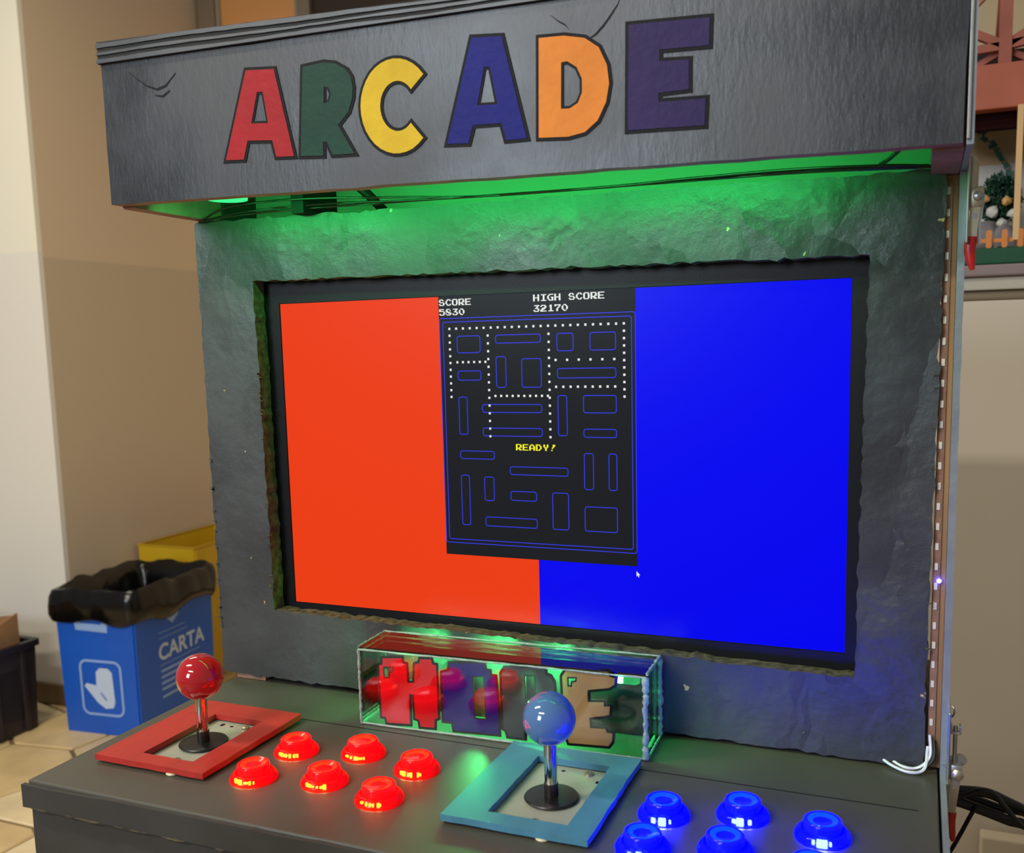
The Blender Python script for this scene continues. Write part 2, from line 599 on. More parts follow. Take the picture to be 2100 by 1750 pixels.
HOPE = {
  'H': ([(-0.1113, -0.1587), (-0.1083, -0.1577), (-0.1077, -0.1525), (-0.0909, -0.1507), (-0.0903, -0.1551), (-0.0871, -0.1554), (-0.0866, -0.1704), (-0.0804, -0.1701), (-0.0791, -0.1546), (-0.0753, -0.1535), (-0.0743, -0.1501), (-0.065, -0.1494), (-0.0643, -0.1533), (-0.0609, -0.1537), (-0.0607, -0.1965), (-0.0639, -0.1982), (-0.0642, -0.205), (-0.0763, -0.2055), (-0.0772, -0.2), (-0.0807, -0.1991), (-0.0811, -0.1795), (-0.0855, -0.1797), (-0.0857, -0.2045), (-0.106, -0.2058), (-0.107, -0.2011), (-0.1106, -0.2009)],
     [(-0.1076, -0.1592), (-0.0981, -0.1582), (-0.0987, -0.1631), (-0.1017, -0.164), (-0.1022, -0.1685), (-0.1078, -0.1691)]),
  'O': ([(-0.0557, -0.1593), (-0.0497, -0.1573), (-0.0489, -0.1513), (-0.0204, -0.1483), (-0.0194, -0.154), (-0.0157, -0.1543), (-0.0155, -0.1581), (-0.0111, -0.1581), (-0.0097, -0.1808), (-0.0094, -0.2036), (-0.0467, -0.2047), (-0.0479, -0.1981), (-0.0557, -0.1982)],
     [(-0.0306, -0.1592), (-0.02, -0.158), (-0.019, -0.1937), (-0.0295, -0.1938)]),
  'P': ([(-0.0055, -0.1544), (-0.0027, -0.1503), (0.0292, -0.1474), (0.0297, -0.1524), (0.0336, -0.1533), (0.0361, -0.1574), (0.0374, -0.1749), (0.0337, -0.1805), (0.0218, -0.1833), (0.0125, -0.1851), (0.0117, -0.2042), (-0.0015, -0.2042), (-0.0025, -0.2), (-0.0051, -0.1984)],
     [(0.0124, -0.154), (0.0218, -0.1532), (0.022, -0.1743), (0.013, -0.1754)]),
  'E': ([(0.043, -0.1522), (0.046, -0.1475), (0.0787, -0.1451), (0.0793, -0.1487), (0.0836, -0.1495), (0.0829, -0.1545), (0.0786, -0.1574), (0.0625, -0.1606), (0.0626, -0.1699), (0.0747, -0.1688), (0.0749, -0.1721), (0.0796, -0.1715), (0.0789, -0.1778), (0.0746, -0.1792), (0.0635, -0.1817), (0.064, -0.1898), (0.0757, -0.1891), (0.0769, -0.1918), (0.0813, -0.1918), (0.0806, -0.1982), (0.078, -0.202), (0.0475, -0.2034), (0.0465, -0.1997), (0.0441, -0.1791)],
     [(0.0469, -0.1521), (0.0546, -0.1515), (0.0542, -0.1553), (0.0509, -0.1562), (0.0506, -0.1597), (0.047, -0.1596)]),
}
CRACKS = [[(0.085, 0.2812), (0.0905, 0.284), (0.0956, 0.2885), (0.1001, 0.2936), (0.1046, 0.2992), (0.1065, 0.3035)], [(0.0609, 0.2992), (0.0658, 0.295), (0.0706, 0.292), (0.0725, 0.2894)], [(-0.2862, 0.3086), (-0.2772, 0.3014), (-0.2691, 0.2958), (-0.259, 0.2918), (-0.2504, 0.2936), (-0.2443, 0.2985), (-0.2403, 0.3015)], [(-0.2613, 0.2878), (-0.2538, 0.2862), (-0.2469, 0.2897)]]

# ------------------------------------------------------------------ the room
wallm = wall_mat('two_tone_wall_paint', (222, 200, 170), (206, 188, 162), 0.451)
XW, YC, YB = -2.618, 1.85, 2.80
tag(obj('wall_left', B(XW - 0.25, XW, YC + 0.02, YB, FZ, 1.85), wallm), None, kind='structure')
tag(obj('wall_front_left', B(-4.2, XW, YC, YC + 0.0199, FZ, 1.85), wall_mat('pale_wall_paint', (246, 242, 224), (238, 235, 226), 0.47)), None, kind='structure')  # same paint as the side wall, coloured paler because this face catches the light
tag(obj('wall_back', B(XW - 0.2, 3.4, YB, YB + 0.15, FZ, 1.85), wall_mat('cream_wall_paint', (226, 204, 164), (206, 188, 156), 0.451)), None, kind='structure')
base_m = mat('brown_stone_skirting', (120, 96, 66), 0.5, var=0.2, vscale=12)
tag(obj('baseboard_left', B(XW, XW + 0.015, YC, YB, FZ, FZ + 0.08, bev=0.003), base_m), None, kind='structure')
tag(obj('baseboard_front_left', B(-4.2, XW + 0.015, YC - 0.015, YC, FZ, FZ + 0.08, bev=0.003), base_m), None, kind='structure')
tag(obj('baseboard_back', B(XW + 0.015, 3.4, YB - 0.015, YB, FZ, FZ + 0.08, bev=0.003), base_m), None, kind='structure')

# floor: irregular stone slabs with recessed joints
floor = tag(obj('floor', B(-4.4, 3.6, -4.2, YB + 0.1, FZ - 0.06, FZ - 0.006), mat('stone_floor_joint', (128, 106, 72), 0.7, var=0.25, vscale=5, bump=0.001, bscale=60)), None, kind='structure')
slab_mats = [mat('cream_stone', c, 0.36, var=0.16, vscale=7, bump=0.0015, bscale=22) for c in ((232, 204, 150), (224, 196, 142), (236, 216, 172), (226, 196, 138))]
rnd = random.Random(11)


def clip_poly(poly, nx, ny, d):
    out = []
    for i in range(len(poly)):
        a, b = poly[i], poly[(i + 1) % len(poly)]
        da, db = nx * a[0] + ny * a[1] - d, nx * b[0] + ny * b[1] - d
        if da <= 0:
            out.append(a)
        if (da < 0) != (db < 0) and da != db:
            t = da / (da - db)
            out.append((a[0] + (b[0] - a[0]) * t, a[1] + (b[1] - a[1]) * t))
    return out


def slabs(x0, x1, y0, y1, nx, ny):
    pts = []
    for i in range(nx):
        for j in range(ny):
            pts.append((x0 + (i + 0.5 + rnd.uniform(-.42, .42)) * (x1 - x0) / nx, y0 + (j + 0.5 + rnd.uniform(-.42, .42)) * (y1 - y0) / ny))
    for a in pts:
        poly = [(x0, y0), (x1, y0), (x1, y1), (x0, y1)]
        for b in pts:
            if b is a or (b[0] - a[0]) ** 2 + (b[1] - a[1]) ** 2 > 1.2:
                continue
            nx_, ny_ = b[0] - a[0], b[1] - a[1]
            l = math.hypot(nx_, ny_)
            nx_, ny_ = nx_ / l, ny_ / l
            mid = ((a[0] + b[0]) / 2, (a[1] + b[1]) / 2)
            poly = clip_poly(poly, nx_, ny_, nx_ * mid[0] + ny_ * mid[1] - 0.006)
            if len(poly) < 3:
                break
        if len(poly) < 3:
            continue
        bm = bmesh.new()
        poly = [q for i, q in enumerate(poly) if math.hypot(q[0] - poly[i - 1][0], q[1] - poly[i - 1][1]) > 1e-4]
        top = offset(poly, -0.004)
        zt = FZ - rnd.uniform(0, 0.0015)
        lo = [bm.verts.new((q[0], q[1], FZ - 0.0065)) for q in (poly if area2(poly) > 0 else poly[::-1])]
        hi = [bm.verts.new((q[0], q[1], zt)) for q in top]
        bm.faces.new(hi)
        for i in range(len(lo)):
            bm.faces.new((lo[i], lo[(i + 1) % len(lo)], hi[(i + 1) % len(hi)], hi[i]))
        obj('slab', bm, slab_mats[rnd.randrange(4)], floor, origin=(a[0], a[1], FZ))


slabs(-4.0, -0.8, -0.4, 2.74, 11, 13)

# far window with orange pane
win = tag(obj('window_1', (lambda bm: (box(bm, -2.60, -2.515, YB - 0.05, YB - 0.001, 0.9, 1.84), box(bm, -2.10, -2.04, YB - 0.05, YB - 0.001, 0.9, 1.84), box(bm, -2.515, -2.10, YB - 0.05, YB - 0.001, 0.9, 0.96), box(bm, -1.30, -1.22, YB - 0.05, YB - 0.001, 0.9, 1.84), box(bm, -2.04, -1.30, YB - 0.05, YB - 0.001, 0.9, 0.96), bm)[-1])(bmesh.new()), mat('taupe_window_frame', (134, 118, 98), 0.5)), None, kind='structure')
obj('pane', B(-2.515, -2.10, YB - 0.03, YB - 0.02, 0.96, 1.84), mat('orange_pane', (226, 160, 96), 0.45), win)
obj('pane', B(-2.04, -1.30, YB - 0.03, YB - 0.02, 0.96, 1.84), mat('dark_pane', (62, 48, 40), 0.2), win)
obj('glazing_bead', (lambda bm: (box(bm, -2.515, -2.495, YB - 0.04, YB - 0.03, 0.96, 1.84), box(bm, -2.118, -2.10, YB - 0.04, YB - 0.03, 0.96, 1.84), bm)[-1])(bmesh.new()), mat('pale_bead', (158, 144, 124), 0.5), win)

# ------------------------------------------------------------------ arcade cabinet
cab = empty('arcade_cabinet', (0, 0.0, FZ))
tag(cab, 'home-made dark grey arcade cabinet with ARCADE marquee, two joysticks and lit buttons', 'arcade machine')
rj = random.Random(3)

# control panel and body
obj('control_panel', B(-0.302, 0.302, -0.240, 0.24, PZ - 0.018, PZ, bev=0.0012), M_['panel'], cab)
obj('panel_seam', B(-0.20, 0.29, -0.0795, -0.0787, PZ - 0.001, PZ + 0.0002), M_['black'], cab)
fl = ragged([(-0.302, PZ - 0.0185), (0.301, PZ - 0.0185), (0.301, FZ + 0.0), (-0.302, FZ + 0.0)], 0.03, 0.0004, rj)
obj('front_panel', prism(bmesh.new(), fl, None, -0.2385, -0.222), M_['front'], cab)
lip = [(-0.305, PZ - 0.0025), (-0.20, PZ - 0.0012), (0.302, PZ - 0.0012), (0.302, PZ - 0.0185), (-0.1, PZ - 0.0185), (-0.305, PZ - 0.0195)]
obj('panel_lip', prism(bmesh.new(), ragged(lip, 0.012, 0.0005, rj), None, -0.2435, -0.240), M_['front'], cab)
# worn chips along the joint under the lip
for i, (cx, ln) in enumerate(((-0.288, 0.018), (-0.262, 0.011), (-0.243, 0.024), (-0.205, 0.03), (-0.168, 0.02), (-0.13, 0.008), (-0.098, 0.014), (-0.05, 0.01))):
    z = PZ - 0.0192
    pts = [(cx - ln / 2, z), (cx - ln * 0.1, z + rj.uniform(.0003, .0009)), (cx + ln / 2, z + 0.0002), (cx + ln * 0.1, z - rj.uniform(.0004, .0009))]
    obj('bare_chip', prism(bmesh.new(), pts, None, -0.2440, -0.2380), M_['edge'], cab)
obj('side_panel', B(-0.3018, -0.290, -0.222, 0.24, FZ, PZ - 0.018), M_['front'], cab)
obj('back_panel', B(-0.290, 0.290, 0.225, 0.24, FZ, 0.31), M_['front'], cab)
obj('side_panel', B(-0.308, -0.296, 0.004, 0.24, PZ, 0.30), M_['front'], cab)

# right-hand side: grey metal sheet whose front edge shows
sp = [(-0.2425, FZ), (0.242, FZ), (0.242, 0.318), (-0.112, 0.318), (-0.112, 0.1965), (-0.0185, 0.1965), (-0.0185, PZ + 0.0005), (-0.2425, PZ + 0.0005)]
obj('side_sheet', prism(bmesh.new(), sp, None, 0.3035, 0.3072, axis='x'), M_['trim'], cab)
fe = [(0.3035, 0.196), (0.3078, 0.196), (0.3082, -0.2), (0.3040, -0.2)]
obj('edge_trim', prism(bmesh.new(), ragged(fe, 0.008, 0.00025, rj), None, -0.0205, -0.0186), M_['trim'], cab)
obj('edge_trim', B(0.3034, 0.3052, -0.1145, -0.1122, 0.199, 0.318, bev=0.0004), M_['metal'], cab)
obj('batten', B(0.2955, 0.3033, -0.0095, 0.02, PZ + 0.001, 0.196), M_['batten'], cab)

# screen surround of painted chipboard
out = [(-0.3125, 0.2066), (0.2960, 0.1996), (0.2926, -0.2065), (-0.3116, -0.2023)]
hol = [(-0.2537, 0.1535), (0.2498, 0.1475), (0.2461, -0.1465), (-0.2505, -0.139)]
bm = prism(bmesh.new(), ragged(out, 0.006, 0.0009, rj), [ragged(hol, 0.005, 0.0009, rj)], -0.016, -0.0012, mi=0, mi_side=1, mi_hole=2)
obj('screen_surround', bm, [M_['osb'], M_['edge'], M_['edge']], cab)
# splinters standing off the left edge of the board and the hole
for i in range(46):
    if i < 22:
        z = rj.uniform(-0.17, 0.0)
        x = -0.3117
        sgn = -1
    elif i < 40:
        z = rj.uniform(-0.13, 0.08)
        x = -0.2520
        sgn = 1
    else:
        z = rj.uniform(-0.17, 0.15)
        x = 0.2938
        sgn = 1
    l = rj.uniform(.0012, .0032)
    bm = bmesh.new()
    prism(bm, [(x - sgn * 0.002, z - 0.0007), (x - sgn * 0.002, z + 0.0007), (x + sgn * l, z + rj.uniform(-.0012, .0012))], None, -0.0168, -0.0150)
    obj('splinter', bm, M_['edge'] if sgn > 0 else M_['osb'], cab)
obj('spacer_block', B(-0.300, -0.268, -0.012, 0.002, PZ + 0.0002, PZ + 0.0055), M_['raw'], cab)

# marquee box
mb = [(-0.3125, 0.2106), (0.3018, 0.1978), (0.3035, 0.3030), (-0.3126, 0.3163)]
marq = obj('marquee_board', prism(bmesh.new(), ragged(mb, 0.02, 0.0004, rj), None, -0.110, -0.099, mi=0, mi_side=1), [M_['marquee'], M_['raw']], cab)
plank = [(-0.3136, 0.3164), (0.3035, 0.3031), (0.3035, 0.3085), (-0.3136, 0.3330)]
obj('top_plank', prism(bmesh.new(), plank, None, -0.1120, 0.05), M_['ply_dark'], cab)


def lerp(a, b, t):
    return a + (b - a) * t


for k, (f0, f1) in enumerate(((0.02, 0.20), (0.40, 0.55), (0.74, 0.93))):
    up, lo = [], []
    n = 60
    for i in range(n + 1):
        t = i / n
        x = lerp(-0.3138, 0.3035, t)
        zb, zt = lerp(0.3164, 0.3031, t), lerp(0.3330, 0.3085, t)
        w1 = 0.10 * noise.noise((x * 14, k * 7.3, 0)) + rj.uniform(-.015, .015)
        w2 = 0.10 * noise.noise((x * 11, k * 3.1, 5)) + rj.uniform(-.015, .015)
        up.append((x, lerp(zb, zt, min(1, f1 + w1))))
        lo.append((x, lerp(zb, zt, max(0, f0 + w2 * (0 if k == 0 else 1)))))
    obj('ply_layer', prism(bmesh.new(), lo + up[::-1], None, -0.1132, -0.1119), M_['ply_grey'], cab)
obj('marquee_side', B(-0.3122, -0.299, -0.0989, 0.05, 0.2085, 0.316), M_['raw'], cab)
obj('marquee_side', B(0.2864, 0.3030, -0.0989, 0.05, 0.1965, 0.303), M_['raw'], cab)
obj('inner_board', B(-0.2988, 0.2862, 0.05, 0.060, 0.12, 0.31), M_['white_board'], cab)
obj('inner_shelf', B(-0.2988, 0.2862, -0.02, 0.05, 0.282, 0.29), M_['white_board'], cab)
# dark bracket and lamp housing under the marquee
obj('bracket', (lambda bm: (box(bm, -0.20, -0.188, -0.03, 0.02, 0.205, 0.262), tube(bm, [(-0.185, -0.02, 0.248), (-0.15, -0.005, 0.226), (-0.13, 0.0, 0.206)], 0.004, k=3), bm)[-1])(bmesh.new()), M_['black'], cab)

# letters on the marquee
LET_COL = {'A1': (168, 26, 34), 'R': (18, 64, 48), 'C': (220, 184, 30), 'A2': (4, 10, 120), 'D': (232, 138, 46), 'E': (44, 28, 84)}
for k in ('A1', 'R', 'C', 'A2', 'D', 'E'):
    o_, h_ = MARQUEE[k]
    if area2(o_) < 0:
        o_ = o_[::-1]
    hole2 = [offset(h_, -0.0016)] if h_ else None
    lm = mat('letter_paint', LET_COL[k], 0.55, spec=0.22, var=0.10, vscale=40, bump=0.0004, bscale=150)
    lt = obj('letter_outline', prism(bmesh.new(), offset(o_, 0.0021), hole2, -0.1106, -0.1099), M_['black'], marq)
    obj('letter', prism(bmesh.new(), o_, [h_] if h_ else None, -0.1109, -0.1105), lm, marq)

# cracks and a torn flap in the paint of the marquee board
for ln in CRACKS:
    up, dn = [], []
    for i, q in enumerate(ln):
        wd = 0.0009 * math.sin(math.pi * (i + 0.35) / len(ln)) * rj.uniform(0.7, 1.3)
        up.append((q[0], q[1] + wd))
        dn.append((q[0] + wd * 0.5, q[1] - wd))
    obj('crack', prism(bmesh.new(), dn + up[::-1], None, -0.11025, -0.1099), M_['black'], marq)

# green lamp strip inside the marquee
bm = B(-0.29, 0.275, -0.0985, -0.0965, 0.212, 0.220)
ls = obj('green_lamp_strip', bm, M_['black'], cab)
tag(ls, 'green light strip hidden behind the marquee board')
gm = emis('green_led', (0.02, 1.0, 0.10), 4.0)
for i in range(28):
    x = -0.28 + 0.545 * i / 27
    obj('led', B(x - 0.0025, x + 0.0025, -0.0965, -0.0955, 0.2135, 0.2185), gm, ls)
g = area('green_strip_light', (-0.03, -0.088, 0.212), (-0.03, -0.02, 0.175), 0.50, 0.006, 0.66, (0.05, 1.0, 0.20))
g.data.spread = math.radians(170)
g2 = area('green_strip_light', (-0.01, -0.07, 0.235), (-0.01, 0.05, 0.25), 0.54, 0.006, 0.05, (0.03, 1.0, 0.06))
bm = lathe(bmesh.new(), [(0.0, 0), (0.016, 0), (0.016, 0.006), (0.013, 0.010), (0, 0.010)], 24)
pk = obj('lamp_puck', bm, emis('green_puck', (0.05, 1.0, 0.25), 1.2), cab, M=T(-0.232, -0.07, 0.2135))

# thin wires draped under the marquee
for i, pts in enumerate((
        [(-0.30, -0.022, 0.2072), (-0.262, -0.03, 0.2150), (-0.19, -0.034, 0.2155), (-0.10, -0.03, 0.2105), (-0.02, -0.022, 0.2065), (0.13, -0.02, 0.2058), (0.20, -0.022, 0.2050), (0.285, -0.019, 0.2020)],
        [(-0.30, -0.021, 0.2068), (-0.25, -0.026, 0.2105), (-0.17, -0.027, 0.2110), (-0.08, -0.026, 0.2075), (0.02, -0.02, 0.2062), (0.12, -0.021, 0.2050), (0.21, -0.020, 0.2040), (0.292, -0.018, 0.2005)],
        [(-0.305, -0.019, 0.2062), (-0.27, -0.024, 0.2082), (-0.18, -0.023, 0.2092), (0.05, -0.022, 0.2058), (0.13, -0.025, 0.2060), (0.20, -0.026, 0.2058), (0.262, -0.022, 0.2035), (0.292, -0.018, 0.2008)])):
    obj('lamp_wire', tube(bmesh.new(), pts, 0.0009, n=6), M_['dark_wire'], cab, smooth=60)
obj('lamp_wire', tube(bmesh.new(), [(0.270, -0.08, 0.204), (0.262, -0.05, 0.203), (0.256, -0.03, 0.2035)], 0.0014, n=6), M_['dark_wire'], cab, smooth=60)
# wires under the right corner of the surround
for pts in ([(0.262, -0.010, PZ + 0.0055), (0.272, -0.020, PZ + 0.003), (0.284, -0.026, PZ + 0.002), (0.2935, -0.022, PZ + 0.004), (0.2955, -0.015, PZ + 0.018)],
            [(0.268, -0.010, PZ + 0.005), (0.280, -0.0205, PZ + 0.003), (0.290, -0.0205, PZ + 0.004), (0.297, -0.0175, PZ + 0.012), (0.2965, -0.014, PZ + 0.026)]):
    obj('strip_wire', tube(bmesh.new(), pts, 0.0011, n=6), M_['white_wire'], cab, smooth=60)
obj('strip_wire', tube(bmesh.new(), [(0.272, -0.009, PZ + 0.0045), (0.283, -0.0185, PZ + 0.0028), (0.292, -0.0195, PZ + 0.003), (0.2990, -0.0165, PZ + 0.010), (0.2990, -0.012, PZ + 0.022)], 0.0014, n=6), M_['rubber'], cab, smooth=60)

# LED strip down the right side
st = obj('led_strip', B(0.2952, 0.2998, -0.0110, -0.0098, -0.190, 0.192), M_['pcb'], cab)
tag(st, 'bare LED strip with white chips beside the screen surround')
chip_me = mesh_from(B(-0.0011, 0.0011, -0.0010, 0.0, -0.0024, 0.0024, bev=0.0002), 'led_chip')
chip_me.materials.append(M_['chip'])
for i in range(27):
    z = 0.186 - i * 0.01385
    o = bpy.data.objects.new('led_chip', chip_me)
    put(o, T(0.2975 - 0.0004 * (i / 27), -0.0110, z), st)
bm = bmesh.new()
bmesh.ops.create_uvsphere(bm, u_segments=12, v_segments=8, radius=0.0016)
obj('lit_led', bm, emis('blue_led', (0.05, 0.05, 1.0), 30), st, M=T(0.2992, -0.0125, -0.073))

# ------------------------------------------------------------------ joysticks
def surround(x0, x1, y0, y1, hx0, hx1, hy0, hy1, z0, z1, seed):
    r = random.Random(seed)
    return prism(bmesh.new(), ragged([(x0, y0), (x1, y0), (x1, y1), (x0, y1)], 0.008, 0.00035, r), [ragged([(hx0, hy0), (hx1, hy0), (hx1, hy1), (hx0, hy1)], 0.008, 0.0003, r)], z0, z1, axis='z')


def joystick(label, frame, hole, cx, cy, bz, tilt, fm, bm_mat, seed):
    zp = PZ + 0.0008
    plate = obj('joystick', B(hole[0] - 0.004, hole[1] + 0.004, hole[2] - 0.004, hole[3] + 0.004, PZ + 0.0002, zp), mat('joystick_plate', (172, 176, 160), 0.42, metal=0.25, var=0.08, vscale=30), cab)
    tag(plate, label)
    fr = obj('frame', surround(*frame, *hole, PZ + 0.0018, PZ + 0.0062, seed), fm, plate)
    obj('dust_washer', lathe(bmesh.new(), [(0, 0), (0.0180, 0), (0.0184, 0.0008), (0.0178, 0.0016), (0.0055, 0.0022), (0, 0.0022)], 48), mat('black_washer', (20, 20, 20), 0.35, bump=0.0003, bscale=120), plate, M=T(cx, cy, PZ + 0.0016), smooth=35)
    d = Vector(tilt)
    top = Vector((cx, cy, bz)) + d
    obj('collar', tube(bmesh.new(), [(cx, cy, PZ + 0.0025), Vector((cx, cy, PZ + 0.012)) + d * 0.15], 0.0048, n=24, k=1), mat('shaft_cover', (58, 52, 50), 0.3, metal=0.6), plate, smooth=40)
    obj('shaft', tube(bmesh.new(), [Vector((cx, cy, PZ + 0.012)) + d * 0.15, top], 0.0043, n=24, k=1), M_['chrome'], plate, smooth=40)
    bm = bmesh.new()
    bmesh.ops.create_uvsphere(bm, u_segments=48, v_segments=28, radius=0.0177)
    obj('ball_top', bm, bm_mat, plate, M=T(*top), smooth=180)
    # screws and slots in the plate
    for i, (sx, sy) in enumerate(((hole[0] * 0.25 + hole[1] * 0.75, hole[3] - 0.0065), (hole[0] * 0.45 + hole[1] * 0.55, hole[2] + 0.006))):
        obj('screw', lathe(bmesh.new(), [(0, 0), (0.0034, 0), (0.0030, 0.0015), (0.0012, 0.0021), (0.0010, 0.0012), (0, 0.0012)], 20), M_['metal_warm'], plate, M=T(sx, sy, zp), smooth=40)
    for (sx, sy, l) in ((hole[0] + 0.012, hole[3] - 0.006, 0.0024), (hole[0] + 0.0215, hole[3] - 0.0065, 0.0012), (hole[1] - 0.004, hole[3] - 0.016, 0.0020), (hole[0] + 0.009, hole[2] + 0.004, 0.0026), (hole[1] - 0.006, hole[2] + 0.004, 0.0022)):
        obj('slot', prism(bmesh.new(), rrect(sx - 0.0016, sx + 0.0016, sy - l, sy + l, 0.0012, 3), None, zp, zp + 0.0001, axis='z'), M_['black'], plate)
    for (px, py) in ((frame[0] + 0.014, frame[2] + 0.012), (frame[1] - 0.008, frame[3] - 0.006), (frame[0] + 0.012, frame[3] - 0.012), (frame[1] - 0.03, frame[2] + 0.0035)):
        obj('glue_pad', lathe(bmesh.new(), [(0, 0), (0.0045, 0), (0.005, 0.0008), (0.0045, 0.0018), (0, 0.0018)], 14), mat('hot_glue', (214, 206, 170), 0.3), plate, M=T(px, py, PZ + 0.0001), smooth=40)
    return plate


joystick('red ball joystick in a red wooden frame', (-0.2790, -0.1785, -0.2005, -0.0825), (-0.2460, -0.1990, -0.1865, -0.1065), -0.2225, -0.1483, -0.1535, (0.0007, 0, 0),
         mat('red_painted_wood', (176, 40, 30), 0.55, var=0.10, vscale=60, bump=0.0006, bscale=90, bstretch=(1, 0.2, 1)), mat('red_ball', (172, 16, 28), 0.10, coat=1.0), 21)
joystick('blue ball joystick in a light blue wooden frame', (0.0078, 0.1065, -0.1965, -0.0755), (0.0350, 0.0892, -0.1832, -0.0945), 0.0634, -0.1432, -0.1520, (-0.0006, 0, 0),
         mat('blue_painted_wood', (70, 128, 154), 0.55, var=0.08, vscale=60, bump=0.0006, bscale=90, bstretch=(1, 0.2, 1)), mat('blue_ball', (78, 116, 168), 0.10, coat=1.0), 22)

# ------------------------------------------------------------------ illuminated push buttons
collar_me = mesh_from(lathe(bmesh.new(), [(0.0166, 0.0), (0.0168, 0.0012), (0.0163, 0.0026), (0.0150, 0.0046), (0.0136, 0.0058), (0.0126, 0.0060), (0.0122, 0.0052), (0.0121, 0.0020)], 56, cap=False), 'button_collar', 50)
plunger_me = mesh_from(lathe(bmesh.new(), [(0.0113, 0.0015), (0.0114, 0.0098), (0.0110, 0.0112), (0.0102, 0.0118), (0.0095, 0.0116), (0.0060, 0.0104), (0.0, 0.0098)], 56, cap=False), 'button_plunger', 40)
ring_me = mesh_from(lathe(bmesh.new(), [(0.0090, 0.01142), (0.0089, 0.01157), (0.0058, 0.01050), (0.0057, 0.01030)], 48, cap=False), 'button_dish_ring', 40)
hot_spot_me = mesh_from(B(-0.0017, 0.0017, -0.0009, 0.0009, -0.0018, 0.0018, bev=0.0006), 'button_led')  # glowing chip standing in for a refracted hot spot, not the LED itself


def button_set(kind, tint, see, e_collar, e_plunger, e_ring, hot_spot_col, spots):
    mc = glow_plastic(kind + '_lit_collar', tint, *e_collar, clear=0.5, see=see)
    mp = glow_plastic(kind + '_lit_plunger', tint, *e_plunger, clear=0.0)
    mr = glow_plastic(kind + '_lit_dish', tint, *e_ring, clear=0.0)
    ml = emis(kind + '_button_led', *hot_spot_col)
    first = None
    for i, (x, y) in enumerate(spots):
        me = collar_me.copy() if i == 0 else first.data
        o = bpy.data.objects.new('push_button', me)
        if i == 0:
            first = o
            me.materials.append(mc)
            pl, rg, ld = plunger_me.copy(), ring_me.copy(), hot_spot_me.copy()
            pl.materials.append(mp)
            rg.materials.append(mr)
            ld.materials.append(ml)
        put(o, T(x, y, PZ + 0.0003), cab)
        tag(o, 'lit translucent %s push button on the grey control panel' % kind, group='%s push buttons' % kind)
        put(bpy.data.objects.new('plunger', pl), T(x, y, PZ + 0.0003), o)
        put(bpy.data.objects.new('dish_ring', rg), T(x, y, PZ + 0.0003), o)
        r2 = random.Random(i + 5)
        spread = [-122, -108, -96, -84, -70, -60] if kind == 'red' else [-112, -94, -86, -70]  # hot spots added along the front rim to imitate LED light bent by the plastic
        for a in spread:
            ar = math.radians(a + r2.uniform(-5, 5) + 6)
            big = kind == 'blue' and -100 < a < -80
            sc = Matrix.Diagonal((r2.uniform(0.35, 1.0) if not big else 1.0, 1.0, r2.uniform(0.35, 1.1) if not big else 1.5, 1.0))
            put(bpy.data.objects.new('led', ld), T(x + 0.0136 * math.cos(ar), y + 0.0136 * math.sin(ar), PZ + 0.0030, rz=ar + math.pi / 2) @ sc, o)


button_set('red', (1.0, 0.006, 0.006), (1.0, 0.28, 0.03), ((1.0, 0.0, 0.008), 0.85), ((1.0, 0.0002, 0.0012), 3.5), ((1.0, 0.013, 0.0018), 3.5), ((1.0, 0.9, 0.5), 8.0),
           ((-0.1471, -0.1840), (-0.1452, -0.1360), (-0.0955, -0.1725), (-0.0946, -0.1230), (-0.0454, -0.1825), (-0.0432, -0.1340)))
button_set('blue', (0.006, 0.01, 1.0), (0.10, 0.16, 1.0), ((0.0, 0.0, 1.0), 3.0), ((0.0, 0.0, 1.0), 20.0), ((0.0, 0.0040, 1.0), 20.0), ((0.9, 0.95, 1.0), 16.0),
           ((0.1391, -0.1403), (0.1864, -0.1242), (0.2360, -0.1343), (0.1374, -0.1846), (0.1841, -0.1714), (0.2345, -0.1830)))

